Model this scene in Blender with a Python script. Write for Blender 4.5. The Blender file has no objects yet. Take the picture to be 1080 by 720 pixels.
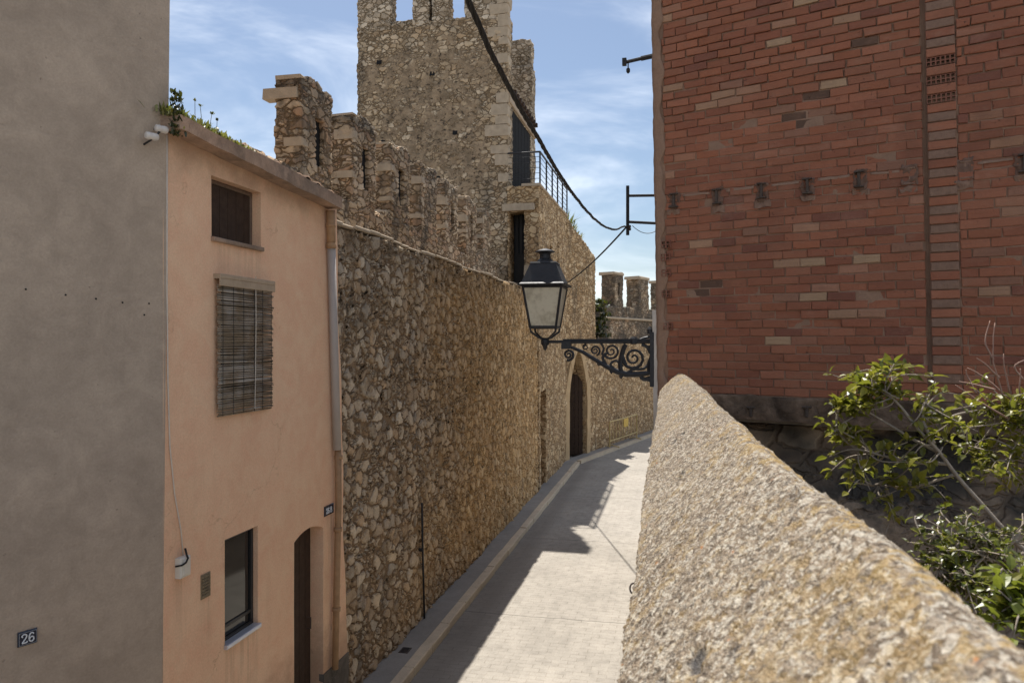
import bpy, math, random
import numpy as np
from mathutils import Vector, Matrix, noise

RND = random.Random(11)
sc = bpy.context.scene
COL = sc.collection
F, HC = 800.0, 4.33                      # focal length in photo pixels, camera height
TH = math.radians(12.2)
SN, CS = math.sin(TH), math.cos(TH)

# ------------------------------------------------------------------ frames
class Frame:
    """local x runs along a wall, local y into the wall (away from the viewer), z up"""
    def __init__(self, ox, oy, dx, dy):
        n = math.hypot(dx, dy); self.o = (ox, oy); self.d = (dx / n, dy / n)
        self.ang = math.atan2(dy, dx)
    def w(self, x, y, z):
        dx, dy = self.d
        return Vector((self.o[0] + x * dx - y * dy, self.o[1] + x * dy + y * dx, z))
    def inv(self, p):
        dx, dy = self.d; ex, ey = p[0] - self.o[0], p[1] - self.o[1]
        return Vector((ex * dx + ey * dy, -ex * dy + ey * dx, p[2]))
STREET = Frame(0, 0, SN, CS)             # x = s (down the lane), y = l (towards the left-hand walls)
BRICK = Frame(1.55, 8.0, .836, -.549)
FAR = Frame(1.957, 27.0, 4.88, 9.5)
FAR2 = Frame(3.41, 31.0, 4.43, 7.0)
GREY = Frame(-2.645, 5.75, .574, .819)
WORLD = Frame(0, 0, 1, 0)

def P(px, py, z):
    return Vector(((px - 540) / F * z, z, HC + (360 - py) / F * z))
def on(fr, y, px, py=None):
    """where the sight line through photo column px (row py) meets the plane local-y = y of a frame"""
    a = (px - 540) / F
    # o + x d - y*perp ; X = a*Zd
    ox = fr.o[0] - y * fr.d[1]; oy = fr.o[1] + y * fr.d[0]
    x = (a * oy - ox) / (fr.d[0] - a * fr.d[1])
    if py is None:
        return x
    depth = oy + x * fr.d[1]
    return x, HC + (360 - py) / F * depth
def S(px, l=3.8):
    return on(STREET, l, px)

# ------------------------------------------------------------------ mesh building
class MB:
    def __init__(self):
        self.v = []; self.f = []; self.c = []
    def add(self, vs, fs, col=None):
        n = len(self.v); self.v += [tuple(p) for p in vs]
        for q in fs:
            self.f.append(tuple(i + n for i in q)); self.c.append(col)
        return self
    def box(self, x0, x1, y0, y1, z0, z1, col=None):
        vs = [(x, y, z) for z in (z0, z1) for y in (y0, y1) for x in (x0, x1)]
        return self.add(vs, [(0, 2, 3, 1), (4, 5, 7, 6), (0, 1, 5, 4), (2, 6, 7, 3), (0, 4, 6, 2), (1, 3, 7, 5)], col)
    def cbox(self, x0, x1, y0, y1, z0, z1, b=.01, col=None):
        """box with chamfered front edges and sides"""
        vs = []
        for y, i in ((y1, 0), (y0 + b, 0), (y0, b)):
            vs += [(x0 + i, y, z0 + i), (x1 - i, y, z0 + i), (x1 - i, y, z1 - i), (x0 + i, y, z1 - i)]
        fs = [(3, 2, 1, 0), (8, 9, 10, 11)]
        for r in (0, 4):
            for k in range(4):
                fs.append((r + k, r + (k + 1) % 4, r + 4 + (k + 1) % 4, r + 4 + k))
        return self.add(vs, fs, col)
    def tube(self, pts, r, n=8, caps=True, col=None, flat=1.0):
        pts = [Vector(p) for p in pts]
        m = len(pts)
        rs = r if isinstance(r, (list, tuple)) else [r] * m
        vs = []; up = None
        for i, p in enumerate(pts):
            t = (pts[min(i + 1, m - 1)] - pts[max(i - 1, 0)])
            t = t.normalized() if t.length > 1e-9 else Vector((0, 0, 1))
            if up is None:
                up = Vector((0, 0, 1)) if abs(t.z) < .9 else Vector((1, 0, 0))
            a = (up - t * up.dot(t))
            a = a.normalized() if a.length > 1e-6 else t.orthogonal().normalized()
            b = t.cross(a); up = a
            for k in range(n):
                g = 2 * math.pi * k / n
                vs.append(p + a * (math.cos(g) * rs[i]) + b * (math.sin(g) * rs[i] * flat))
        fs = [(i * n + k, i * n + (k + 1) % n, (i + 1) * n + (k + 1) % n, (i + 1) * n + k) for i in range(m - 1) for k in range(n)]
        if caps:
            fs.append(tuple(range(n))[::-1]); fs.append(tuple((m - 1) * n + k for k in range(n)))
        return self.add(vs, fs, col)
    def lathe(self, c, prof, n=16, sq=None, axis='z'):
        vs = []
        for r, h in prof:
            for k in range(n):
                g = 2 * math.pi * (k + .5) / n
                p = (r * math.cos(g), r * math.sin(g), h)
                if axis == 'y': p = (p[0], p[2], p[1])
                if axis == 'x': p = (p[2], p[0], p[1])
                vs.append((c[0] + p[0], c[1] + p[1], c[2] + p[2]))
        m = len(prof)
        fs = [(i * n + k, i * n + (k + 1) % n, (i + 1) * n + (k + 1) % n, (i + 1) * n + k) for i in range(m - 1) for k in range(n)]
        fs.append(tuple(range(n))[::-1]); fs.append(tuple((m - 1) * n + k for k in range(n)))
        return self.add(vs, fs)
    def grid(self, fn, nu, nv, col=None):
        vs = [fn(i / nu, j / nv) for j in range(nv + 1) for i in range(nu + 1)]
        w = nu + 1
        return self.add(vs, [(j * w + i, j * w + i + 1, (j + 1) * w + i + 1, (j + 1) * w + i) for j in range(nv) for i in range(nu)], col)

BASE = {}
def setp(o, label=None, cat=None, group=None, kind=None):
    if label: o['label'] = label
    if cat: o['category'] = cat
    if group: o['group'] = group
    if kind: o['kind'] = kind
    return o
def thing(name, label, cat, fr, base=(0, 0, 0), group=None):
    o = bpy.data.objects.new(name, None); COL.objects.link(o)
    o.empty_display_size = .2
    o.location = fr.w(*base); o.rotation_euler = (0, 0, fr.ang)
    BASE[o] = Vector(base)
    return setp(o, label, cat, group)
def build(mb, name, mat, parent=None, fr=None, base=(0, 0, 0), smooth=False, jit=None):
    v = np.array(mb.v, dtype=float)
    if jit:
        amp, fq = jit
        for i in range(len(v)):
            p = Vector(v[i]); v[i] += np.array(noise.noise_vector(p * fq)) * amp
    if parent is not None:
        base = BASE[parent]
    v = v - np.array(base)
    me = bpy.data.meshes.new(name)
    me.from_pydata(v.tolist(), [], mb.f)
    if any(c is not None for c in mb.c):
        at = me.attributes.new('tint', 'FLOAT_COLOR', 'FACE')
        at.data.foreach_set('color', np.array([(c or (.5, .5, .5)) + ((1.0,) if len(c or (0, 0, 0)) == 3 else ()) for c in mb.c]).ravel())
    if smooth:
        me.polygons.foreach_set('use_smooth', [True] * len(me.polygons))
    me.materials.append(mat)
    me.update()
    o = bpy.data.objects.new(name, me); COL.objects.link(o)
    if parent is not None:
        o.parent = parent; BASE[o] = Vector(base)
    else:
        o.location = fr.w(*base); o.rotation_euler = (0, 0, fr.ang); BASE[o] = Vector(base)
    return o

def vox(x0, x1, y0, y1, z0, z1, res, carve=(), cuts=None, warp=None, jit=None, back=False, bottom=False, ny=None):
    """solid block on a lattice, with boxes or predicates carved out of it"""
    def ax(a, b, n, cs):
        L = list(np.linspace(a, b, n + 1))
        for c in cs:
            if a + 1e-6 < c < b - 1e-6:
                k = int(np.argmin([abs(q - c) for q in L]))
                if 0 < k < len(L) - 1 and n > 3: L[k] = c
                else: L.append(c)
        return np.array(sorted(set(round(q, 5) for q in L)))
    cx, cy, cz = [], [], []
    for c in carve:
        if not callable(c):
            cx += [c[0], c[1]]; cy += [c[2], c[3]]; cz += [c[4], c[5]]
    if cuts: cx += cuts.get('x', []); cy += cuts.get('y', []); cz += cuts.get('z', [])
    nn = lambda a, b: max(1, int(round((b - a) / res)))
    xs, ys, zs = ax(x0, x1, nn(x0, x1), cx), ax(y0, y1, ny or nn(y0, y1), cy), ax(z0, z1, nn(z0, z1), cz)
    mx, my, mz = [(a[1:] + a[:-1]) / 2 for a in (xs, ys, zs)]
    X, Y, Z = np.meshgrid(mx, my, mz, indexing='ij')
    solid = np.ones(X.shape, bool)
    for c in carve:
        solid &= ~(c(X, Y, Z) if callable(c) else ((X > c[0]) & (X < c[1]) & (Y > c[2]) & (Y < c[3]) & (Z > c[4]) & (Z < c[5])))
    pad = np.pad(solid, 1)
    NY, NZ = len(ys), len(zs)
    quads = []
    sh = [(1, 0, 0), (0, 1, 0), (0, 0, 1)]
    for a in range(3):
        d = [0, 0, 0]; d[a] = 1
        core = pad[1:-1, 1:-1, 1:-1]
        for sgn in (-1, 1):
            sl = [slice(1, -1)] * 3
            sl[a] = slice(1 + sgn, pad.shape[a] - 1 + sgn)
            m = core & ~pad[tuple(sl)]
            if a == 1 and sgn == 1 and not back: m[:, -1, :] = False
            if a == 2 and sgn == -1 and not bottom: m[:, :, 0] = False
            I = np.argwhere(m)
            if not len(I): continue
            o = I.copy()
            if sgn == 1: o[:, a] += 1
            e1, e2 = [k for k in range(3) if k != a]
            def idx(q): return (q[:, 0] * NY + q[:, 1]) * NZ + q[:, 2]
            p00 = o; p10 = o.copy(); p10[:, e1] += 1; p11 = p10.copy(); p11[:, e2] += 1; p01 = o.copy(); p01[:, e2] += 1
            q = np.stack([idx(p00), idx(p10), idx(p11), idx(p01)], 1)
            flip = (a == 1) ^ (sgn == -1)
            quads.append(q[:, ::-1] if flip else q)
    q = np.concatenate(quads)
    u, invq = np.unique(q, return_inverse=True)
    q = invq.reshape(q.shape)
    iz = u % NZ; iy = (u // NZ) % NY; ix = u // (NZ * NY)
    v = np.stack([xs[ix], ys[iy], zs[iz]], 1)
    if warp is not None:
        v = np.stack(warp(v[:, 0], v[:, 1], v[:, 2]), 1)
    if jit:
        amp, fq = jit
        for i in range(len(v)):
            p = Vector(v[i]); v[i] += np.array(noise.noise_vector(p * fq)) * amp + np.array(noise.noise_vector(p * fq * 2.7)) * amp * .4
    mb = MB(); mb.v = v.tolist(); mb.f = [tuple(r) for r in q.tolist()]; mb.c = [None] * len(mb.f)
    return mb

# ------------------------------------------------------------------ materials
class NT:
    def __init__(self, name, disp=False):
        self.m = bpy.data.materials.new(name); self.m.use_nodes = True
        self.t = self.m.node_tree; self.t.nodes.clear()
        self.out = self.t.nodes.new('ShaderNodeOutputMaterial')
        self.b = self.t.nodes.new('ShaderNodeBsdfPrincipled')
        self.t.links.new(self.b.outputs[0], self.out.inputs[0])
        self.b.inputs['Roughness'].default_value = .9
        self.b.inputs['Specular IOR Level'].default_value = .25
        if disp: self.m.displacement_method = 'BOTH'
        self.tc = None
    def put(self, sock, v):
        if isinstance(v, bpy.types.NodeSocket): self.t.links.new(v, sock)
        elif v is not None:
            if isinstance(v, (tuple, list)) and len(v) == 3 and sock.type == 'RGBA': v = tuple(v) + (1,)
            sock.default_value = v
    def obj(self):
        if not self.tc: self.tc = self.t.nodes.new('ShaderNodeTexCoord')
        return self.tc.outputs['Object']
    def map(self, vec, scale=(1, 1, 1), loc=(0, 0, 0), rot=(0, 0, 0)):
        n = self.t.nodes.new('ShaderNodeMapping'); self.put(n.inputs[0], vec)
        n.inputs['Scale'].default_value = scale; n.inputs['Location'].default_value = loc; n.inputs['Rotation'].default_value = rot
        return n.outputs[0]
    def noise(self, vec, scale, detail=3, rough=.55, color=False, dist=0):
        n = self.t.nodes.new('ShaderNodeTexNoise'); self.put(n.inputs['Vector'], vec)
        n.inputs['Scale'].default_value = scale; n.inputs['Detail'].default_value = detail
        n.inputs['Roughness'].default_value = rough; n.inputs['Distortion'].default_value = dist
        return n.outputs['Color' if color else 'Fac']
    def vor(self, vec, scale, feature='F1', rnd=1.0):
        n = self.t.nodes.new('ShaderNodeTexVoronoi'); n.feature = feature; self.put(n.inputs['Vector'], vec)
        n.inputs['Scale'].default_value = scale; n.inputs['Randomness'].default_value = rnd
        return n.outputs
    def math(self, op, a, b=None, c=None, clamp=False):
        n = self.t.nodes.new('ShaderNodeMath'); n.operation = op; n.use_clamp = clamp
        for i, x in enumerate((a, b, c)):
            if x is not None: self.put(n.inputs[i], x)
        return n.outputs[0]
    def vmath(self, op, a, b=None, scale=None):
        n = self.t.nodes.new('ShaderNodeVectorMath'); n.operation = op
        self.put(n.inputs[0], a)
        if b is not None: self.put(n.inputs[1], b)
        if scale is not None: n.inputs['Scale'].default_value = scale
        return n.outputs[0]
    def step(self, v, lo, hi, a=0., b=1.):
        n = self.t.nodes.new('ShaderNodeMapRange'); n.interpolation_type = 'SMOOTHSTEP'
        self.put(n.inputs[0], v)
        for i, x in enumerate((lo, hi, a, b)): n.inputs[i + 1].default_value = x
        return n.outputs[0]
    def ramp(self, v, stops, interp='LINEAR'):
        n = self.t.nodes.new('ShaderNodeValToRGB'); n.color_ramp.interpolation = interp
        e = n.color_ramp.elements
        while len(e) < len(stops): e.new(.5)
        for k, (p, c) in zip(e, stops): k.position = p; k.color = tuple(c) + (1,)
        self.put(n.inputs[0], v); return n.outputs[0]
    def mix(self, f, a, b, mode='MIX'):
        n = self.t.nodes.new('ShaderNodeMix'); n.data_type = 'RGBA'; n.blend_type = mode
        self.put(n.inputs[0], f); self.put(n.inputs[6], a); self.put(n.inputs[7], b)
        return n.outputs[2]
    def mixf(self, f, a, b):
        n = self.t.nodes.new('ShaderNodeMix'); n.data_type = 'FLOAT'
        self.put(n.inputs[0], f); self.put(n.inputs[2], a); self.put(n.inputs[3], b)
        return n.outputs[0]
    def sep(self, v):
        n = self.t.nodes.new('ShaderNodeSeparateXYZ'); self.put(n.inputs[0], v); return n.outputs
    def sepc(self, v):
        n = self.t.nodes.new('ShaderNodeSeparateColor'); self.put(n.inputs[0], v); return n.outputs
    def gray(self, v):
        n = self.t.nodes.new('ShaderNodeCombineColor')
        for i in range(3): self.put(n.inputs[i], v)
        return n.outputs[0]
    def bump(self, h, dist, strength=1.0):
        n = self.t.nodes.new('ShaderNodeBump'); n.inputs['Distance'].default_value = dist
        n.inputs['Strength'].default_value = strength; self.put(n.inputs['Height'], h)
        self.put(self.b.inputs['Normal'], n.outputs[0])
    def displace(self, h, scale, mid=.5):
        n = self.t.nodes.new('ShaderNodeDisplacement'); n.inputs['Scale'].default_value = scale
        n.inputs['Midlevel'].default_value = mid; self.put(n.inputs['Height'], h)
        self.t.links.new(n.outputs[0], self.out.inputs['Displacement'])
    def color(self, c): self.put(self.b.inputs['Base Color'], c)
    def rough(self, r): self.put(self.b.inputs['Roughness'], r)

def stone_mat(name, sx, sz, palette, mortar, disp=.03, small=.5, warm=None, warm_x=None, stain=.45, stain_shade_top=None,
              plaster=None, gap=(.02, .10), small_scale=2.1, seed=0., round_=None):
    n = NT(name, True)
    o = n.map(n.obj(), loc=(seed, seed * .7, seed * 1.3))
    wob = n.vmath('SCALE', n.vmath('SUBTRACT', n.noise(o, 3.2, 2, .6, True), (.5, .5, .5)), scale=.22)
    wob2 = n.vmath('SCALE', n.vmath('SUBTRACT', n.noise(o, 14, 2, .6, True), (.5, .5, .5)), scale=.05)
    q = n.vmath('ADD', n.vmath('ADD', o, wob), wob2)
    q = n.map(q, scale=(1 / sx, 1 / sx, 1 / sz))
    e1 = n.vor(q, 1.0, 'DISTANCE_TO_EDGE')['Distance']; c1 = n.sepc(n.vor(q, 1.0)['Color'])
    e2 = n.math('MULTIPLY', n.vor(q, small_scale, 'DISTANCE_TO_EDGE')['Distance'], .85); c2 = n.sepc(n.vor(q, small_scale)['Color'])
    # which of the larger cells are filled with a handful of small stones
    sel = n.step(c1[2], 1 - small - .01, 1 - small + .01)
    e = n.math('MINIMUM', e1, n.mixf(sel, 1.0, e2))
    r1 = n.mixf(sel, c1[0], c2[0]); r2 = n.mixf(sel, c1[1], c2[1])
    w = n.noise(o, 9, 2, .6)
    e = n.math('ADD', e, n.math('MULTIPLY', n.math('SUBTRACT', w, .5), .07))
    mask = n.step(e, gap[0], gap[1])
    if round_:
        d1 = n.vor(q, 1.0)['Distance']; d2 = n.vor(q, small_scale)['Distance']
        dd = n.math('ADD', n.mixf(sel, d1, d2), n.math('MULTIPLY', n.math('SUBTRACT', w, .5), .25))
        mask = n.math('MULTIPLY', mask, n.step(dd, round_[1], round_[0]))
    big = n.noise(o, .55, 3, .6)
    fine = n.noise(o, 38, 4, .7); mid = n.noise(o, 7, 3, .6)
    stops = [(i / (len(palette) - 1), c) for i, c in enumerate(palette)]
    col = n.ramp(r1, stops)
    mort = n.mix(n.noise(o, 5, 3, .6), mortar, tuple(x * .6 for x in mortar))
    if warm:
        wx = n.sep(n.obj())[0]
        g = n.math('ADD', n.math('MULTIPLY', n.math('SUBTRACT', big, .5), 7.0), n.math('MULTIPLY', n.math('SUBTRACT', n.noise(o, 1.4, 3), .5), 6.0))
        f = n.step(n.math('ADD', wx, g), warm_x[0], warm_x[1])
        ws = [(i / (len(warm[0]) - 1), c) for i, c in enumerate(warm[0])]
        col = n.mix(f, col, n.ramp(r1, ws)); mort = n.mix(f, mort, warm[1])
    # stones that were smeared over with mortar
    sm = n.math('MULTIPLY', n.step(n.noise(o, 2.3, 4, .65), .52, .66), .75)
    col = n.mix(n.math('MULTIPLY', sm, .8), col, mort)
    col = n.mix(mask, mort, col)
    col = n.mix(.75, col, n.gray(n.math('ADD', .62, n.math('MULTIPLY', fine, .76))), 'MULTIPLY')
    col = n.mix(.6, col, n.gray(n.math('ADD', .6, n.math('MULTIPLY', mid, .8))), 'MULTIPLY')
    # dark weathering in streaks
    st = n.step(n.noise(n.map(o, scale=(1.3, 1.3, .35)), 1.6, 4, .65), .5, .72)
    if stain_shade_top:  # top darkening: weathering on the walls, painted shade on the footing
        zt = n.step(n.math('ADD', n.sep(n.obj())[2], n.math('MULTIPLY', n.math('SUBTRACT', mid, .5), .8)), stain_shade_top[0], stain_shade_top[1])
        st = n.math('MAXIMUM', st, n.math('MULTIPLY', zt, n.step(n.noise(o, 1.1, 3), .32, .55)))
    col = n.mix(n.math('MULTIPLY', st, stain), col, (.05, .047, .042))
    h = n.math('MULTIPLY', mask, n.math('ADD', .55, n.math('MULTIPLY', r2, .6)))
    h = n.math('MULTIPLY', h, n.math('SUBTRACT', 1.0, n.math('MULTIPLY', sm, .55)))
    h = n.math('ADD', h, n.math('MULTIPLY', n.math('SUBTRACT', fine, .5), .32))
    h = n.math('ADD', h, n.math('MULTIPLY', n.math('SUBTRACT', mid, .5), .45))
    if plaster:
        pc, (xa, xb, za) = plaster
        s = n.sep(n.obj())
        pm = n.math('ADD', n.noise(o, .9, 4, .6), 0.0)
        edge = n.math('MINIMUM', n.math('SUBTRACT', s[1], xa), n.math('SUBTRACT', xb, s[1]))
        edge = n.math('MINIMUM', edge, n.math('SUBTRACT', za, s[2]))
        pm = n.step(n.math('ADD', n.math('MULTIPLY', n.math('SUBTRACT', pm, .5), 4.5), edge), .25, .65)
        pit = n.math('MULTIPLY', n.step(n.noise(n.map(o, scale=(1, 1, 1.6)), 7.5, 3, .7), .43, .36), n.step(n.noise(o, 1.7, 2), .38, .5))
        pcol = n.mix(n.step(n.noise(o, 3, 5, .7), .35, .65), tuple(x * 1.15 for x in pc), tuple(x * .62 for x in pc))
        pcol = n.mix(.8, pcol, n.gray(n.math('ADD', .6, n.math('MULTIPLY', fine, .8))), 'MULTIPLY')
        pcol = n.mix(pit, pcol, (.05, .04, .032))
        pm = n.math('MULTIPLY', pm, n.math('MULTIPLY', n.step(n.noise(o, 3.6, 3, .6), .60, .48), .9))
        col = n.mix(pm, col, pcol)
        ph = n.math('SUBTRACT', n.math('ADD', .55, n.math('MULTIPLY', fine, .5)), pit)
        h = n.mixf(pm, h, ph)
    n.color(col); n.rough(.92)
    n.displace(h, disp, .5)
    return n.m

def plain(name, c, rough=.7, metal=0., var=.25, scale=12, bump=0., spec=.3):
    n = NT(name); o = n.obj()
    f = n.noise(o, scale, 4, .6)
    n.color(n.mix(f, tuple(min(1, x * (1 + var)) for x in c), tuple(x * (1 - var) for x in c)))
    n.rough(n.math('ADD', rough - .08, n.math('MULTIPLY', f, .16))); n.b.inputs['Metallic'].default_value = metal
    n.b.inputs['Specular IOR Level'].default_value = spec
    if bump: n.bump(n.noise(o, scale * 6, 3, .6), bump)
    return n.m

M = {}
G0, G1, G2, G3 = (.17, .155, .135), (.30, .275, .24), (.42, .375, .31), (.10, .095, .09)
M['low_wall'] = stone_mat('rubble_masonry', .185, .150,
    [(.26, .225, .185), (.62, .50, .36), (.38, .28, .185), (.70, .58, .43), (.32, .25, .175), (.55, .385, .235), (.44, .375, .30), (.66, .52, .355)],
    (.32, .218, .13), .046, .36, gap=(.03, .11), small_scale=1.9,
    warm=([(.50, .31, .145), (.64, .43, .22), (.38, .23, .105), (.68, .49, .28), (.46, .30, .155), (.60, .42, .24)], (.44, .28, .13)), warm_x=(1.5, 7.0),
    stain=.40, stain_shade_top=(5.1, 5.65), round_=(.62, .80))
M['upper_wall'] = stone_mat('coursed_masonry', .23, .11,
    [(.42, .305, .19), (.56, .43, .29), (.28, .19, .12), (.62, .50, .36), (.45, .28, .165), (.35, .28, .21)],
    (.21, .143, .082), .030, .35, stain=.7, stain_shade_top=(2.0, 2.5), seed=3.1, gap=(.02, .12))
M['tower'] = stone_mat('tower_masonry', .22, .13,
    [(.40, .295, .185), (.55, .43, .29), (.29, .205, .125), (.61, .50, .36), (.45, .32, .195)],
    (.215, .152, .09), .034, .4, stain=.5, seed=7.7, plaster=((.30, .222, .145), (.4, 4.5, 13.3)))
M['tower_stone'] = stone_mat('pale_masonry', .22, .125,
    [(.40, .32, .23), (.56, .46, .34), (.31, .24, .165), (.63, .54, .42), (.46, .355, .245)],
    (.215, .157, .095), .032, .4, stain=.55, stain_shade_top=(14.4, 15.1), seed=12.7)
M['block'] = stone_mat('orange_masonry', .24, .14,
    [(.46, .31, .165), (.58, .42, .245), (.37, .235, .12), (.63, .48, .30), (.44, .31, .185)],
    (.30, .19, .095), .032, .45, stain=.45, seed=21.3)
M['ashlar'] = plain('pale_ashlar', (.47, .335, .19), .9, var=.28, scale=3, bump=.01)
M['slab_stone'] = plain('weathered_slab_stone', (.41, .33, .24), .9, var=.35, scale=6, bump=.008)

def plaster_mat(name, c, c2, bump=.006, streak=.35, dirt=(.1, .09, .08), dirt_z=None, drips=(), crack=.5, trowel=.2):
    n = NT(name); o = n.obj()
    a = n.noise(o, 1.1, 6, .64); b = n.noise(n.map(o, scale=(1, 1, .16)), 5.5, 5, .62); f = n.noise(o, 60, 3, .65)
    tr = n.noise(n.map(o, rot=(0, .5, 0), scale=(1, 1, 1.25)), 2.6, 5, .66, dist=1.0); m = n.noise(o, 8, 5, .7)
    col = n.mix(n.step(a, .36, .64), c, c2)
    col = n.mix(trowel, col, n.gray(n.step(tr, .30, .70)), 'OVERLAY')
    col = n.mix(trowel * .9, col, n.gray(n.step(m, .25, .75)), 'OVERLAY')
    col = n.mix(n.math('MULTIPLY', n.step(b, .54, .74), streak), col, tuple(x * .60 for x in c))
    pale = n.step(n.noise(n.map(o, loc=(3, 1, 4)), 1.9, 5, .68), .60, .72)
    col = n.mix(n.math('MULTIPLY', pale, streak * .6), col, tuple(min(1, x * 1.28 + .02) for x in c))
    col = n.mix(.4, col, n.gray(n.math('ADD', .5, n.math('MULTIPLY', f, 1.0))), 'MULTIPLY')
    w = n.vmath('ADD', o, n.vmath('SCALE', n.vmath('SUBTRACT', n.noise(o, 2.6, 4, .65, True), (.5, .5, .5)), scale=.7))
    ce = n.vor(w, .62, 'DISTANCE_TO_EDGE')['Distance']
    ck = n.math('MULTIPLY', n.step(ce, .0042, .0014), n.math('MULTIPLY', n.step(n.noise(o, .8, 3, .6), .50, .60), 1.0 if crack else 0.0))
    col = n.mix(n.math('MULTIPLY', ck, crack), col, tuple(x * .38 for x in c))
    pit = n.step(n.noise(n.map(o, loc=(9, 2, 5)), 19, 2, .5), .735, .76)
    col = n.mix(n.math('MULTIPLY', pit, .2), col, tuple(x * .5 for x in c))
    s3 = n.sep(o)
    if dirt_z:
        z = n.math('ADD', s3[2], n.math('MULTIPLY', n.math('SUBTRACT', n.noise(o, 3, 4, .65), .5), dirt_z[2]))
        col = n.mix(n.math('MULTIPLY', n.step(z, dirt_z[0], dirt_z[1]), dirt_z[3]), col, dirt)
        z0 = n.math('ADD', s3[2], n.math('MULTIPLY', n.math('SUBTRACT', n.noise(o, 4, 4, .65), .5), .9))
        col = n.mix(n.math('MULTIPLY', n.step(z0, 1.35, .65), .45), col, dirt)
    for (x0, x1, zt, ln, am) in drips:
        k = n.math('MULTIPLY', n.step(s3[0], x0 - .03, x0 + .03), n.step(s3[0], x1 + .03, x1 - .03))
        k = n.math('MULTIPLY', k, n.math('MULTIPLY', n.step(s3[2], zt - ln, zt - .03), n.step(s3[2], zt + .01, zt - .01)))
        k = n.math('MULTIPLY', k, n.step(n.noise(n.map(o, scale=(1, 1, .05)), 22, 3, .6), .38, .66))
        col = n.mix(n.math('MULTIPLY', k, am), col, dirt)
    n.color(col); n.rough(.93); n.b.inputs['Specular IOR Level'].default_value = .15
    h = n.math('ADD', n.math('ADD', n.math('MULTIPLY', f, .3), m), n.math('MULTIPLY', tr, 1.2))
    n.bump(n.math('SUBTRACT', h, n.math('MULTIPLY', n.math('ADD', ck, pit), 1.0)), bump, .8)
    return n.m
M['grey_render'] = plaster_mat('grey_cement_render', (.43, .347, .272), (.375, .302, .237), .008, .28, trowel=.08, crack=.0)
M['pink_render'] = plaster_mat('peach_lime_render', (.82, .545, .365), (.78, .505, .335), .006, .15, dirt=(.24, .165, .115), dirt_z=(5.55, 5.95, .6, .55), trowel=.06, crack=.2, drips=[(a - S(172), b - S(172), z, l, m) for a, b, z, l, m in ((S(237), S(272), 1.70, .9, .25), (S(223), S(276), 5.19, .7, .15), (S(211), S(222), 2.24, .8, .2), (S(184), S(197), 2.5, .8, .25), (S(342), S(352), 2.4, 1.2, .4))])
M['eave'] = plaster_mat('stained_eave_concrete', (.42, .29, .21), (.25, .185, .14), .012, .8)
M['plinth'] = plaster_mat('grey_plinth', (.17, .15, .125), (.12, .105, .09), .012, .6)
M['concrete'] = plaster_mat('old_concrete', (.30, .25, .20), (.20, .165, .13), .014, .5)
M['dark'] = plain('dark_interior', (.012, .012, .013), .9, var=.3)
M['iron'] = plain('black_painted_iron', (.020, .020, .023), .52, .0, var=.5, scale=18, bump=.0015, spec=.4)
M['rust'] = plain('rusty_steel', (.085, .066, .055), .85, .0, var=.5, scale=30, bump=.004)
M['oldwood'] = plain('weathered_dark_wood', (.050, .030, .020), .75, var=.5, scale=14, bump=.004)
M['palewood'] = plain('weathered_pale_beam', (.40, .31, .22), .85, var=.25, scale=9, bump=.004)
M['pvc'] = plain('grey_plastic_pipe', (.40, .355, .325), .5, var=.12, scale=6)
M['claypipe'] = plain('brown_pipe', (.36, .225, .125), .65, var=.4, scale=11, bump=.003)
M['white_plastic'] = plain('aged_white_plastic', (.66, .62, .54), .5, var=.15, scale=9)
M['ceramic'] = plain('dirty_white_ceramic', (.62, .58, .54), .45, var=.2, scale=22)
M['cable'] = plain('black_cable_sheath', (.020, .019, .018), .6, var=.3, scale=30)
M['whitecable'] = plain('white_cable_sheath', (.62, .55, .47), .6, var=.2, scale=30)
M['tile'] = plain('old_roof_tile', (.26, .165, .11), .9, var=.5, scale=10, bump=.006)
M['sill'] = plain('pale_metal_sill', (.55, .57, .64), .35, .5, var=.15, scale=12)
M['yellow'] = plain('yellow_paint', (.55, .36, .06), .55, var=.3, scale=9)
M['galv'] = plain('yellowed_tube', (.50, .38, .17), .55, var=.3, scale=9)
M['digit'] = plain('white_enamel', (.70, .72, .74), .35, var=.05)
M['plate'] = plain('navy_enamel', (.020, .026, .045), .25, var=.15, spec=.6)
M['vent'] = plain('rusty_grille', (.25, .20, .13), .8, var=.5, scale=40, bump=.003)
def glass_mat(name, c):
    n = NT(name); n.color(c); n.rough(.06); n.b.inputs['Specular IOR Level'].default_value = .5
    return n.m
M['pane'] = glass_mat('dark_window_glass', (.012, .014, .016))
M['winframe'] = plain('dark_window_frame', (.035, .033, .032), .45, var=.2)
M['oldframe'] = plain('peeling_timber_frame', (.16, .11, .08), .85, var=.5, scale=20, bump=.003)
n = NT('frosted_lantern_glass'); o = n.obj(); n.color(n.mix(n.step(n.noise(o, 9, 5, .7), .42, .68), (.68, .62, .48), (.46, .40, .29))); n.rough(.35)
n.b.inputs['Transmission Weight'].default_value = .25; M['frost'] = n.m

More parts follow.
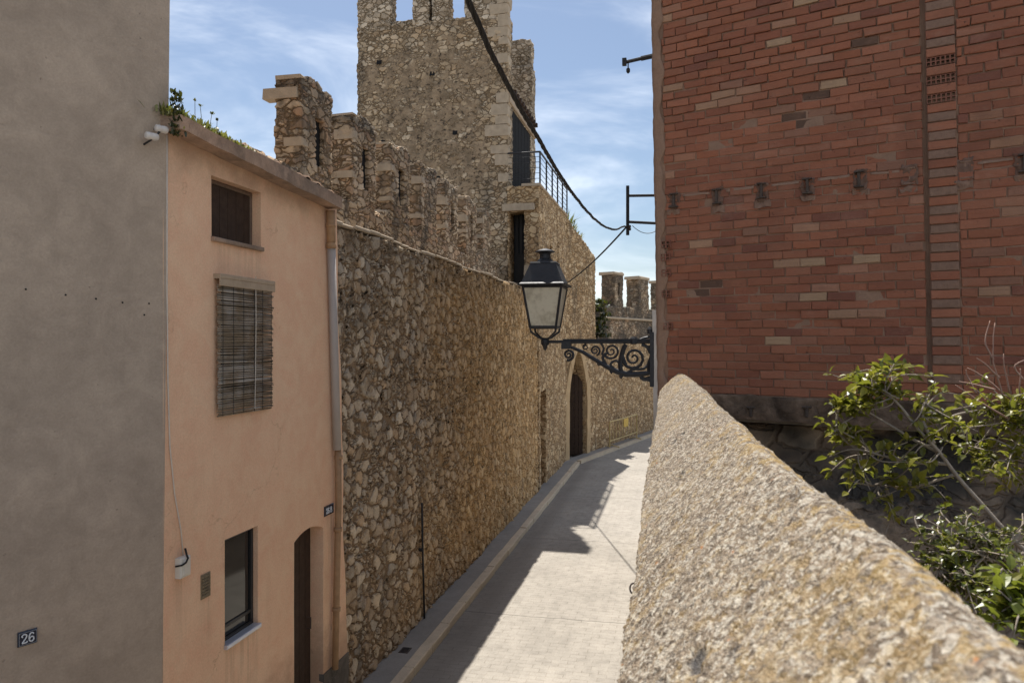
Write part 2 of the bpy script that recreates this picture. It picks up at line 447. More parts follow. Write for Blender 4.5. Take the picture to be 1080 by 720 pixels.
# street paving
def paving(name, c, c2, joint, brick=True):
    n = NT(name); o = n.obj()
    br = n.t.nodes.new('ShaderNodeTexBrick'); n.put(br.inputs['Vector'], n.map(o, rot=(0, 0, math.pi / 2)))
    br.inputs['Scale'].default_value = 1.0; br.inputs['Brick Width'].default_value = .22; br.inputs['Row Height'].default_value = .11
    br.inputs['Mortar Size'].default_value = .007; br.inputs['Mortar Smooth'].default_value = .6
    n.put(br.inputs['Color1'], (1, 1, 1)); n.put(br.inputs['Color2'], (.80, .80, .80)); n.put(br.inputs['Mortar'], (.55, .52, .48))
    a = n.noise(o, .8, 5, .62); f = n.noise(o, 45, 3, .65); m = n.noise(o, 6, 4, .65)
    col = n.mix(n.step(a, .3, .7), c, c2)
    if brick: col = n.mix(n.mixf(n.step(m, .3, .62), .8, .25), col, br.outputs[0], 'MULTIPLY')
    col = n.mix(.5, col, n.gray(n.math('ADD', .58, n.math('MULTIPLY', f, .84))), 'MULTIPLY')
    col = n.mix(.45, col, n.gray(n.math('ADD', .6, n.math('MULTIPLY', m, .8))), 'MULTIPLY')
    big = n.step(n.noise(n.map(o, loc=(4, 9, 0), scale=(.45, 1.3, 1)), 1.1, 5, .68), .50, .68)
    col = n.mix(n.math('MULTIPLY', big, .28), col, tuple(x * .55 for x in c))
    oil = n.step(n.noise(n.map(o, loc=(14, 3, 0)), 1.7, 4, .6), .70, .80)
    col = n.mix(n.math('MULTIPLY', oil, .35), col, (.13, .115, .10))
    gr = n.step(n.noise(o, 26, 3, .7), .62, .70)
    col = n.mix(n.math('MULTIPLY', gr, .3), col, tuple(x * .5 for x in c))
    spots = n.step(n.noise(o, 3.3, 5, .7), .66, .74)
    col = n.mix(n.math('MULTIPLY', spots, .35), col, (.12, .11, .10))
    if joint:
        kerb_shade = n.math('ADD', n.sep(o)[1], n.math('MULTIPLY', n.math('SUBTRACT', m, .5), .5))  # wall shadow along the kerb deepened in the paving colour
        col = n.mix(n.math('MULTIPLY', n.math('MULTIPLY', n.step(kerb_shade, 2.7, 3.1), n.step(kerb_shade, 3.9, 3.4)), .5), col, (.16, .14, .12))
        y = n.math('ADD', n.sep(o)[0], n.math('MULTIPLY', n.math('SUBTRACT', n.noise(o, 2.5, 3), .5), .12))
        fr = n.math('ABSOLUTE', n.math('SUBTRACT', n.math('FRACT', n.math('DIVIDE', y, 4.7)), .5))
        col = n.mix(n.math('MULTIPLY', n.step(fr, .0035, .0015), .6), col, (.10, .09, .08))
    n.color(col); n.rough(.88)
    n.bump(n.math('ADD', n.math('MULTIPLY', f, .4), n.math('ADD', m, n.math('MULTIPLY', n.sepc(br.outputs[0])[0], .6 if brick else 0.))), .008, .8)
    return n.m
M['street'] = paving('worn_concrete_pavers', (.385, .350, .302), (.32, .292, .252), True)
M['pavement'] = paving('grey_concrete_pavement', (.31, .285, .255), (.26, .24, .215), False, False)
M['kerb'] = paving('pale_kerb_stone', (.62, .51, .37), (.52, .43, .32), False, False)
n = NT('garden_soil'); o = n.obj()
n.color(n.mix(n.noise(o, 3, 5, .65), (.10, .075, .05), (.20, .155, .11))); n.bump(n.noise(o, 16, 4, .65), .03); M['soil'] = n.m

# brick
n = NT('fired_brick'); o = n.obj()
at = n.t.nodes.new('ShaderNodeAttribute'); at.attribute_name = 'tint'
f = n.noise(o, 55, 4, .65); m_ = n.noise(o, 7, 4, .65)
grooves = n.noise(n.map(o, scale=(2.2, 2.2, 95)), 1.0, 3, .6)
col = n.mix(.55, at.outputs[0], n.gray(n.math('ADD', .62, n.math('MULTIPLY', m_, .76))), 'MULTIPLY')
col = n.mix(.5, col, n.gray(n.math('ADD', .66, n.math('MULTIPLY', f, .68))), 'MULTIPLY')
col = n.mix(n.math('MULTIPLY', n.step(grooves, .54, .66), .32), col, (.12, .055, .045))
smear = n.math('MULTIPLY', n.step(n.noise(n.map(o, scale=(.7, 1, 1.5)), 7.5, 6, .74), .50, .72), .38)
col = n.mix(smear, col, (.32, .185, .125))
soot = n.step(n.noise(n.map(o, scale=(1, 1, .5)), .9, 4, .6), .56, .74)
col = n.mix(n.math('MULTIPLY', soot, .42), col, (.075, .045, .038))
col = n.mix(.22, col, (.27, .165, .11))
salt = n.step(n.noise(n.map(o, loc=(6, 1, 8), scale=(.6, 1, 1.1)), 1.7, 5, .7), .57, .72)
col = n.mix(n.math('MULTIPLY', salt, .30), col, (.44, .27, .20))
chip = n.step(n.noise(n.map(o, loc=(2, 7, 3)), 15, 4, .72), .655, .69)
col = n.mix(n.math('MULTIPLY', chip, .6), col, (.11, .062, .048))
n.color(col); n.rough(.9); n.bump(n.math('SUBTRACT', n.math('ADD', n.math('MULTIPLY', grooves, .6), f), chip), .007, .9)
M['brick'] = n.m
n = NT('brick_mortar'); o = n.obj()
f = n.noise(o, 45, 4, .7)
col = n.mix(n.noise(o, 3.5, 4, .65), (.36, .235, .165), (.21, .13, .092))
n.color(n.mix(.6, col, n.gray(n.math('ADD', .55, n.math('MULTIPLY', f, .9))), 'MULTIPLY')); n.bump(f, .006); M['mortar'] = n.m
M['block_grey'] = plain('grey_mortar_block', (.29, .185, .135), .95, var=.4, scale=26, bump=.012)
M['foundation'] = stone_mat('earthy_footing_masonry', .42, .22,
    [(.34, .245, .17), (.44, .335, .24), (.27, .195, .135), (.48, .375, .27)], (.34, .245, .165), .03, .35, stain=.95, stain_shade_top=(2.55, 2.95), seed=31.0)  # near-black upper part: shade under the overhang put into the colour

# lichened coping of the roadside parapet
n = NT('lichened_lime_concrete', True); o = n.obj()
g1 = n.vor(n.map(o, scale=(.7, 1, 1)), 75); g2 = n.vor(o, 150)
r1 = n.sepc(g1['Color'])[0]; r2 = n.sepc(g2['Color'])[0]
big = n.noise(o, 1.3, 4, .6); mid = n.noise(o, 9, 5, .68); fin = n.noise(o, 70, 4, .7)
col = n.ramp(n.mixf(.45, mid, big), [(.30, (.21, .157, .108)), (.45, (.30, .23, .162)), (.57, (.37, .293, .21)), (.72, (.45, .37, .275))])
na = n.noise(n.map(o, loc=(3, 5, 7)), 58, 4, .8); nb = n.noise(n.map(o, loc=(13, 5, 17)), 150, 3, .75); nc = n.noise(n.map(o, loc=(1, 15, 27)), 75, 4, .8)
ow = n.vmath('ADD', o, n.vmath('SCALE', n.vmath('SUBTRACT', n.noise(o, 60, 3, .7, True), (.5, .5, .5)), scale=.035))
w1 = n.sepc(n.vor(ow, 95)['Color']); w2 = n.sepc(n.vor(ow, 52)['Color'])
col = n.mix(n.math('MULTIPLY', n.step(na, .54, .58), .5), col, (.50, .43, .335))
col = n.mix(n.math('MULTIPLY', n.step(nc, .46, .42), .65), col, (.11, .080, .057))
col = n.mix(n.math('MULTIPLY', n.step(w2[0], .80, .83), .7), col, (.54, .475, .385))
col = n.mix(n.math('MULTIPLY', n.step(w2[1], .20, .17), .6), col, (.13, .095, .068))
col = n.mix(n.math('MULTIPLY', n.step(w1[0], .72, .75), .75), col, (.64, .585, .49))
col = n.mix(n.math('MULTIPLY', n.step(w1[1], .28, .24), .75), col, (.085, .062, .046))
col = n.mix(n.math('MULTIPLY', n.step(nb, .57, .61), .5), col, (.62, .57, .47))
strk = n.step(n.noise(n.map(o, rot=(0, 0, .35), scale=(3.2, 14, 14)), 1.6, 4, .65), .60, .70)
smooth = n.step(n.noise(n.map(o, loc=(4, 4, 4), scale=(.6, 1, 1)), 3.4, 4, .62), .54, .66)
col = n.mix(n.math('MULTIPLY', smooth, .35), col, n.mix(mid, (.20, .155, .115), (.33, .27, .20)))
col = n.mix(n.math('MULTIPLY', strk, .6), col, (.10, .075, .055))
# yellow and orange lichen: a band along the ridge, broken into rosettes
ly = n.sep(o)[1]
band = n.step(n.math('ABSOLUTE', n.math('ADD', n.math('ADD', ly, .11), n.math('MULTIPLY', n.sep(o)[0], .0))), .26, .05)
ros = n.step(n.math('ADD', n.noise(o, 12, 5, .72), n.math('MULTIPLY', n.math('SUBTRACT', n.noise(o, 2.2, 3), .5), .45)), .50, .60)
ros = n.math('MULTIPLY', ros, n.step(n.noise(n.map(o, loc=(8, 8, 1)), 26, 3, .65), .40, .52))
lich = n.math('MULTIPLY', ros, n.math('ADD', .26, n.math('MULTIPLY', band, .5)))
col = n.mix(lich, col, n.mix(n.noise(o, 21, 3), (.56, .38, .09), (.48, .29, .08)))
orange = n.step(n.noise(n.map(o, loc=(5, 2, 1)), 16, 3, .6), .70, .75)
col = n.mix(n.math('MULTIPLY', orange, .75), col, (.55, .22, .07))
white = n.step(n.noise(n.map(o, loc=(1, 7, 3)), 8, 5, .75), .60, .70)
col = n.mix(n.math('MULTIPLY', white, .22), col, (.58, .54, .47))
pv = n.vor(n.map(o, rot=(0, 0, .3), scale=(.5, 1.2, 1.2), loc=(2, 3, 1)), 7)
pit = n.math('MULTIPLY', n.step(n.math('ADD', pv['Distance'], n.math('MULTIPLY', fin, .18)), .34, .22), n.step(n.sepc(pv['Color'])[0], .56, .60))
col = n.mix(n.math('MULTIPLY', pit, .85), col, (.085, .085, .09))
col = n.mix(.5, col, n.gray(n.math('ADD', .5, n.math('MULTIPLY', fin, 1.0))), 'MULTIPLY')
n.color(col); n.rough(.95)
h = n.math('ADD', n.math('MULTIPLY', mid, .35), n.math('ADD', n.math('ADD', n.math('ADD', n.math('MULTIPLY', n.math('SUBTRACT', na, nc), .5), n.math('MULTIPLY', n.math('SUBTRACT', w1[0], w1[1]), .16)), n.math('ADD', .25, n.math('MULTIPLY', r2, .08))), n.math('MULTIPLY', fin, .30)))
h = n.math('ADD', n.math('SUBTRACT', h, n.math('MULTIPLY', pit, .5)), n.math('MULTIPLY', n.noise(o, 3.2, 3), .30))
n.displace(h, .030, .62); M['coping'] = n.m

# vegetation
def leaf_mat(name, c1, c2, trans):
    n = NT(name); o = n.obj()
    at = n.t.nodes.new('ShaderNodeAttribute'); at.attribute_name = 'tint'
    rv = n.sepc(at.outputs[0])[0]
    col = n.ramp(rv, [(0, c1), (.5, tuple((a + b) / 2 for a, b in zip(c1, c2))), (.86, c2), (1, (.26, .22, .03))])
    n.color(col); n.rough(.33); n.b.inputs['Specular IOR Level'].default_value = .5
    tr = n.t.nodes.new('ShaderNodeBsdfTranslucent'); n.put(tr.inputs[0], n.mix(.5, col, (.22, .26, .02)))
    mx = n.t.nodes.new('ShaderNodeMixShader'); mx.inputs[0].default_value = trans
    n.t.links.new(n.b.outputs[0], mx.inputs[1]); n.t.links.new(tr.outputs[0], mx.inputs[2]); n.t.links.new(mx.outputs[0], n.out.inputs[0])
    return n.m
M['leaf'] = leaf_mat('glossy_privet_leaf', (.065, .075, .014), (.33, .30, .045), .5)
M['weed'] = leaf_mat('dark_weed_leaf', (.015, .022, .010), (.04, .05, .02), .15)
M['leaf_dark'] = leaf_mat('small_dark_leaf', (.04, .055, .015), (.19, .195, .035), .45)
M['leaf_bright'] = leaf_mat('fresh_green_leaf', (.08, .105, .018), (.23, .26, .04), .5)
M['succulent'] = leaf_mat('roof_succulent_leaf', (.05, .065, .02), (.30, .29, .10), .3)
M['bark'] = plain('pale_bark', (.30, .25, .20), .85, var=.4, scale=30, bump=.003)
M['twig'] = plain('reddish_bare_twig', (.30, .19, .15), .8, var=.3, scale=30)

# ------------------------------------------------------------------ the setting: ground
def structure(mb, name, mat, fr=STREET, base=(0, 0, 0), **k):
    return setp(build(mb, name, mat, None, fr, base, **k), kind='structure')
g = MB()
g.grid(lambda a, b: (-400 + 900 * a, -400 + 800 * b, 0.0), 6, 6)
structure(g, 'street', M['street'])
# pavement and kerb along the left walls, turning with the far wall
far_s, far_l, _ = STREET.inv(FAR.w(0, 0, 0))
def farpt(t, off, z):
    p = STREET.inv(FAR.w(t, -off, 0)); return (p[0], p[1], z)
def strip(mb, o0, o1, z0, z1, seg=None):
    rows = []
    for s in np.linspace(3.0, 26.6, 60):
        rows.append(((s, 3.86 - o0, 0), (s, 3.86 - o1, 0)))
    for t in np.linspace(.1, 14, 24):
        rows.append((farpt(t, o0 - .06, 0), farpt(t, o1 - .06, 0)))
    vs = []
    for a, b in rows:
        vs += [(a[0], a[1], z1), (b[0], b[1], z1), (b[0], b[1], z0), (a[0], a[1], z0)]
    fs = []
    for i in range(len(rows) - 1):
        for k in range(4):
            fs.append((i * 4 + k, i * 4 + (k + 1) % 4, i * 4 + 4 + (k + 1) % 4, i * 4 + 4 + k))
    fs += [(0, 1, 2, 3), tuple((len(rows) - 1) * 4 + k for k in (3, 2, 1, 0))]
    mb.add(vs, fs)
m1 = MB(); strip(m1, 0.0, .40, -.05, .115); structure(m1, 'pavement', M['pavement'])
kb = MB(); s = 3.0
while s < 26.5:
    L = RND.uniform(.75, 1.15); dz = RND.uniform(-.008, .008); dy = RND.uniform(-.01, .01)
    e = min(s + L - .012, 26.6)
    kb.cbox(s, e, 3.315 + dy, 3.455, -.05, .12 + dz, .012); s += L
t = .1
while t < 13.5:
    a, b = farpt(t, .345, 0), farpt(t + .98, .345, 0); c, d = farpt(t + .98, .49, 0), farpt(t, .49, 0)
    kb.add([(q[0], q[1], z) for z in (-.05, .122) for q in (a, b, c, d)], [(0, 1, 5, 4), (1, 2, 6, 5), (2, 3, 7, 6), (3, 0, 4, 7), (4, 5, 6, 7)])
    t += 1.0
structure(kb, 'kerb', M['kerb'], jit=(.006, 2.5))
g = MB(); nx = 40
def garden(a, b):
    x, y = .95 + 7 * a, -3 + 12 * b
    z = 1.75 + .22 * noise.noise(Vector((x * .8, y * .8, 0)))
    return (x, y, z)
def gcut(a, b):
    y = -3 + 11.5 * b
    x0 = .50 + .17 * y
    p = garden(0, b); x = x0 + (9.5 - x0) * a
    return (x, y, 1.75 + .2 * noise.noise(Vector((x * .8, y * .8, 0))))
g.grid(gcut, 40, 50)
structure(g, 'garden_ground', M['soil'], WORLD, smooth=True)

# ------------------------------------------------------------------ grey house
th = thing('grey_house', 'tall house in plain grey cement render filling the left edge', 'house', GREY, (0, 0, 0))
gh = vox(-9, 0, 0, 5, 0, 11.5, 5, ny=1, cuts={'z': [4.3]}, back=True,
         warp=lambda x, y, z: (x + np.where(x > -1, .030 * (z - 2.2) * .38, 0), y, z))
build(gh, 'wall', M['grey_render'], th)
for px, py in ((27, 305), (69, 311), (101, 315), (129, 319), (157, 320), (152, 332)):
    x, z = on(GREY, 0, px, py)
    h = MB(); h.lathe((x, -.003, z), [(.007, 0), (.006, .003), (.003, .004)], 8, axis='y')
    build(h, 'anchor_hole', M['dark'], th)
def smooth_path(pts, n):
    out = []
    for i in range(len(pts) - 1):
        p0 = pts[max(i - 1, 0)]; p1 = pts[i]; p2 = pts[i + 1]; p3 = pts[min(i + 2, len(pts) - 1)]
        for k in range(n):
            t = k / n
            out.append(.5 * ((2 * p1) + (p2 - p0) * t + (2 * p0 - 5 * p1 + 4 * p2 - p3) * t * t + (3 * p1 - p0 - 3 * p2 + p3) * t ** 3))
    out.append(pts[-1]); return out
GLYPH = {'2': [[(.02, .74), (.05, .88), (.2, .98), (.36, .97), (.5, .86), (.5, .70), (.40, .52), (.22, .30), (.04, .06)], [(.02, .04), (.54, .04)], [(.53, .03), (.55, .2)], [(.02, .74), (.12, .72)]],
         '6': [[(.50, .86), (.42, .96), (.28, .98), (.14, .88), (.06, .68), (.04, .40), (.10, .14), (.26, .03), (.42, .08), (.52, .26), (.48, .46), (.34, .56), (.18, .50), (.06, .34)], [(.5, .88), (.46, .80)]],
         'B': [[(.06, .02), (.06, .98)], [(.06, .97), (.34, .97), (.47, .87), (.47, .66), (.34, .54), (.06, .54)], [(.34, .54), (.52, .42), (.52, .16), (.36, .03), (.06, .03)]]}
def text_mesh(body, h, x, y, z, mat, parent, name='digit', gapw=.72):
    n_ = len(body); wtot = (n_ - 1) * gapw + .56; k = -wtot / 2
    for ch in body:
        if ch != ' ':
            b = MB()
            for st in GLYPH[ch]:
                pts = [Vector((x + (k + u) * h, y, z + v * h)) for u, v in st]
                if len(pts) > 3: pts = smooth_path(pts, 4)
                b.tube(pts, h * .075, 6)
            build(b, name, mat, parent)
        k += gapw if ch != ' ' else gapw * .45
x, z = on(GREY, 0, 28.5, 672)
th = thing('house_number_plate', 'dark enamel plate reading 26 on the grey house', 'number plate', GREY, (x, 0, z))
b = MB(); K_ = .80; b.cbox(x - .073 * K_, x + .073 * K_, -.014, 0.004, z - .057 * K_, z + .062 * K_, .006); build(b, 'plate', M['plate'], th)
b = MB()
for a0, a1, c0, c1 in ((-.066, .066, .050, .053), (-.066, .066, -.048, -.045), (-.066, -.063, -.045, .05), (.063, .066, -.045, .05)):
    b.box(x + a0 * K_, x + a1 * K_, -.0165, -.0135, z + c0 * K_, z + c1 * K_)
build(b, 'border', plain('grey_enamel_line', (.25, .27, .30), .4), th)
text_mesh('26', .058, x, -.0145, z - .027, M['digit'], th)
# pair of white fittings
x, z = on(GREY, 0, 156, 142)
th = thing('wall_fitting', 'twin dirty white cylindrical fittings fixed to the grey wall below the weeds', 'fitting', GREY, (x, 0, z))
for dx, dz in ((.045, .035), (-.03, -.035)):
    q = MB(); q.lathe((x + dx, -.10, z + dz), [(.016, -.045), (.025, -.04), (.028, -.015), (.025, .0), (.028, .01), (.028, .04), (.02, .05)], 14, axis='x')
    build(q, 'insulator', M['ceramic'], th, smooth=True)
q = MB(); q.tube([(x - .03, .0, z - .08), (x - .03, -.1, z - .06), (x + .02, -.11, z), (x + .045, -.1, z + .03), (x + .05, 0, z + .05)], .008, 6)
build(q, 'bracket', M['iron'], th)

# ------------------------------------------------------------------ peach house
PL = 3.8
s0 = S(172); s1 = S(355)
th = pink = thing('peach_house', 'narrow peach rendered house with concrete eave between the grey house and stone wall', 'house', STREET, (s0, PL, 0))
w1 = (S(223), S(275), 5.20, 5.72); w2 = (S(237), S(272), 1.71, 2.62); dr = (S(310), S(341), 0.0, 2.33)
bl = (S(233), S(277), 3.80, 4.80)
def arch_d(X, Y, Z):
    c = (dr[0] + dr[1]) / 2; hw = (dr[1] - dr[0]) / 2
    return (X > dr[0]) & (X < dr[1]) & (Z < 2.36)
zc = [5.2, 5.72, 2.36, 1.71, 2.62, 3.75, 4.82, .66]
def lean(x, y, z):
    k = np.clip((x - dr[1]) / (s1 - dr[1]), 0, 1)
    return (x + k * ((5.8 - z) * .055 + .02 * np.sin(z * 2.3) + .012 * np.sin(z * 5.1)), y, z)
mb = vox(s0, s1, PL, PL + .45, 0, 5.95, .04, carve=[(dr[0], dr[1], PL - 1, PL + 1, -1, 2.36)] + [(a, b, PL - 1, PL + 1, c, d) for a, b, c, d in (w1, w2, bl)], warp=lean, ny=3)
build(mb, 'wall', M['pink_render'], th, jit=(.004, 1.3), smooth=False)
ar = MB(); NA = 24
for k in range(NA):
    qs = []
    for kk in (k, k + 1):
        u = -1 + 2 * kk / NA; xx = dr[0] + (dr[1] - dr[0]) * kk / NA; za = 2.355 - .075 * u * u
        qs.append([(xx, PL + .0012, za), (xx, PL + .0012, 2.362), (xx, PL + .148, za)])
    (a0, b0, c0), (a1, b1, c1) = qs
    ar.add([a0, a1, b1, b0, c0, c1], [(0, 1, 2, 3), (4, 5, 1, 0)])
build(ar, 'door_arch', M['pink_render'], th)
b = vox(s0, s1 + .3, PL - .012, PL + .05, -.02, .66, .05, ny=1, carve=[(dr[0] - .02, dr[1] + .0, 0, 9, -1, 1)], jit=(.01, 2.)); build(b, 'plinth', M['plinth'], th)
# eave slab
def eavew(x, y, z):
    k = (x - s0) / (7.83 - s0); top = 6.035 - .09 * k; bot = 5.925 - .12 * k
    f = (z - 0); zz = bot + f * (top - bot)
    return (x, y, zz + .012 * np.sin(x * 3.1) * f)
b = vox(s0 - .02, 7.86, PL - .17, PL + .8, 0, 1, .06, ny=10, bottom=True, warp=eavew, jit=(.010, 3.))
build(b, 'eave_slab', M['eave'], th)
roof = MB()
x = s0 + .75; k = 0
while x < 7.85:
    kk = (x - s0) / (7.83 - s0); zt = 6.04 - .09 * kk
    up = RND.uniform(-.012, .02); y0 = PL - .15 + RND.uniform(0, .07); r = .085
    vs = []; NS = 8
    for rr in (r, r - .016):
        for yy, zz in ((y0, 0), (y0 + .9, .16), (PL + 3.5, .75)):
            for j in range(NS + 1):
                an = math.pi * j / NS
                vs.append((x + rr * math.cos(an) * 1.05, yy, zt + up - .028 + zz + rr * .75 * math.sin(an)))
    w = NS + 1
    fs = []
    for L in (0, 3 * w):
        for a in range(2):
            for j in range(NS): fs.append((L + a * w + j, L + a * w + j + 1, L + (a + 1) * w + j + 1, L + (a + 1) * w + j))
    for j in range(NS): fs.append((j, 3 * w + j, 3 * w + j + 1, j + 1))
    roof.add(vs, fs); x += .19
roof.add([(s0, PL + .02, 6.03), (7.85, PL + .02, 5.945), (7.85, PL + 3.5, 6.6), (s0, PL + 3.5, 6.65)], [(0, 1, 2, 3)])
build(roof, 'roof', M['tile'], th, smooth=True, jit=(.008, 5))
# upper window
def window(rect, depth, frw, fmat, sill=None, sash=None):
    a, b, c, d = rect
    f = MB()
    for q in ((a, b, c, c + frw), (a, b, d - frw, d), (a, a + frw, c + frw, d - frw), (b - frw, b, c + frw, d - frw)):
        f.cbox(q[0], q[1], PL + depth, PL + depth + .05, q[2], q[3], .006)
    if sash:
        f.cbox(a + frw, b - frw, PL + depth + .008, PL + depth + .045, sash - .016, sash + .016, .004)
    fo = build(f, 'window_frame', fmat, pink)
    p = MB(); p.box(a + frw, b - frw, PL + depth + .022, PL + depth + .03, c + frw, d - frw); build(p, 'pane', M['pane'], fo)
    if sill:
        p = MB(); p.cbox(a - .01, b + .01, PL - .035, PL + depth, c - .03, c + .008, .006); build(p, 'sill', sill, fo)
window(w1, .085, .035, M['oldframe'], M['eave'])
window(w2, .045, .030, M['winframe'], M['sill'], sash=1.84)
window(bl, .14, .04, M['oldframe'])
b = MB()
for k in range(6):
    xa = w1[0] + (w1[1] - w1[0]) * k / 6
    b.box(xa + .003, xa + (w1[1] - w1[0]) / 6 - .003, PL + .095, PL + .103, w1[2] + .04, w1[3] - .04)
build(b, 'shutter_board', M['oldwood'], th)
# door
b = MB(); nb = 5
for k in range(nb):
    xa = dr[0] + (dr[1] - dr[0]) * k / nb; xb = dr[0] + (dr[1] - dr[0]) * (k + 1) / nb
    b.cbox(xa + .004, xb - .004, PL + .15, PL + .20, .1, 2.38, .008)
do = build(b, 'door', M['oldwood'], th)
b = MB(); b.tube([(dr[1] - .1, PL + .15, 1.2), (dr[1] - .1, PL + .1, 1.2), (dr[1] - .1, PL + .1, 1.32), (dr[1] - .1, PL + .15, 1.32)], .008, 6); build(b, 'handle', M['rust'], do)
# vent grille
x, z = on(STREET, PL, 216.5, 617); b = MB(); wv = .055
b.box(x - wv - .008, x + wv + .008, PL - .006, PL + .02, z - .10, z + .10)
for i in range(5):
    for j in range(7):
        xx = x - wv + .022 * i + (.005 if j % 2 else 0); zz = z - .085 + .026 * j
        b.cbox(xx, xx + .012, PL - .018, PL, zz, zz + .016, .003)
build(b, 'vent_grille', M['vent'], th)
# roller blind
th = thing('cane_blind', 'grey weathered cane blind hanging over the upper window of the peach house', 'blind', STREET, (S(225), PL, 3.7))
xa, xb = S(225), S(283)
b = MB(); b.cbox(xa, xb + .01, PL - .07, PL - .002, 4.86, 4.90, .006); b.cbox(xa, xb + .01, PL - .068, PL - .055, 4.80, 4.86, .003); build(b, 'headboard', M['palewood'], th)
n = NT('weathered_cane'); o = n.obj(); zz = n.sep(o)[2]
c_ = n.noise(n.map(o, scale=(.6, .6, 30)), 1.0, 3, .7)
n.color(n.mix(n.step(n.noise(o, 4, 3), .4, .6), n.ramp(c_, [(.3, (.12, .10, .08)), (.5, (.32, .275, .225)), (.7, (.48, .43, .37))]), n.ramp(c_, [(.3, (.10, .08, .055)), (.6, (.29, .22, .15)), (.8, (.42, .34, .24))])))
n.bump(n.noise(n.map(o, scale=(3, 3, 60)), 1., 3), .004)
b = MB(); z = 4.80
while z > 3.70:
    r = RND.uniform(.006, .0105); y = PL - .040 + RND.uniform(-.006, .006); sag = RND.uniform(-.008, .008)
    e0 = xa + RND.uniform(-.004, .012); e1 = xb + RND.uniform(-.016, .012)
    b.tube([(e0, y, z + sag * .5), ((e0 + e1) / 2, y + RND.uniform(-.004, .004), z), (e1, y, z - sag * .5)], r, 5)
    z -= r * 2 + RND.uniform(-.001, .0035)
build(b, 'cane_slats', n.m, th, smooth=True)
for f_ in (.06, .24, .42, .62, .78, .95):
    b = MB(); xx = xa + (xb - xa) * f_
    b.tube([(xx, PL - .055, 4.83), (xx + .003, PL - .055, 4.3), (xx, PL - .055, 3.7)], .0028, 4); build(b, 'string', M['cable'], th)
b = MB(); xx = xa + (xb - xa) * .63
b.tube([(xx, PL - .062, 4.92), (xx + .004, PL - .063, 4.5), (xx - .006, PL - .063, 4.1), (xx - .014, PL - .062, 3.72)], .0035, 5); build(b, 'pull_cord', M['whitecable'], th)
# meter box with its cable
x, z = on(STREET, PL, 190, 597)
th = thing('junction_box', 'small cream junction box on the peach wall with a black wire looped over it', 'junction box', STREET, (x, PL, z))
b = MB(); b.cbox(x - .062, x + .062, PL - .055, PL + .004, z - .078, z + .078, .010); build(b, 'housing', M['white_plastic'], th)
b = MB(); b.cbox(x - .040, x + .048, PL - .062, PL - .05, z - .058, z + .058, .005); build(b, 'cover', M['white_plastic'], th)
b = MB(); b.tube([(x + .02, PL - .03, z + .14), (x + .02, PL - .045, z + .085), (x, PL - .07, z + .07), (x - .03, PL - .075, z + .045), (x - .06, PL - .06, z + .03), (x - .07, PL - .01, z + .02)], .008, 6); build(b, 'wire', M['cable'], th, smooth=True)
th = thing('wire', 'thin white cable running down the peach wall to the junction box', 'cable', STREET, (s0 + .03, PL, 5.9))
pts = [(s0 + .03, PL - .012, 5.9)]
for px, py in ((174, 300), (175, 400), (177, 470), (182, 520), (189, 560), (191, 585)):
    a_, z_ = on(STREET, PL, px + .6, py); pts.append((a_, PL - .012, z_))
b = MB(); b.tube(pts, .0055, 6); build(b, 'cable', M['whitecable'], th, smooth=True)
# number plate 2
xa, xb = S(341.5), S(351); x = (xa + xb) / 2; z = on(STREET, PL, 346, 537.5)[1]
th = thing('house_number_plate', 'small navy plate on the peach wall above the door by the drainpipe', 'number plate', STREET, (x, PL, z))
b = MB(); b.cbox(xa, xb, PL - .013, PL + .004, z - .055, z + .055, .006); build(b, 'plate', M['plate'], th)
text_mesh('26 B', .062, x, PL - .0145, z - .031, M['digit'], th, gapw=.66)
# downpipe
th = thing('drainpipe', 'drainpipe with grey upper and brown lower length at the end of the peach house', 'drainpipe', STREET, (S(360), PL, .3))
def pp(px, py, y=PL - .06):
    a_, z_ = on(STREET, y, px, py); return (a_, y, z_)
b = MB(); b.tube([pp(349.5, 262), pp(352.5, 370), pp(355.5, 474)], .047, 14); build(b, 'upper_pipe', M['pvc'], th, smooth=True)
b = MB(); b.tube([pp(348.5, 222), pp(349, 240), pp(349.5, 262)], [.052, .05, .05], 14); b.tube([pp(349.2, 256), pp(349.5, 262)], .056, 14); b.tube([pp(348.8, 236), pp(348.9, 240)], .056, 14)
build(b, 'clay_elbow', M['claypipe'], th, smooth=True)
b = MB(); b.tube([pp(356.5, 472), pp(357, 530), pp(355.5, 600), pp(353.5, 705)], [.038, .036, .036, .036], 12)
for px, py in ((357, 480), (356.4, 556), (354.8, 640)): b.tube([pp(px, py), pp(px, py + 4)], .046, 12)
build(b, 'lower_pipe', M['claypipe'], th, smooth=True)

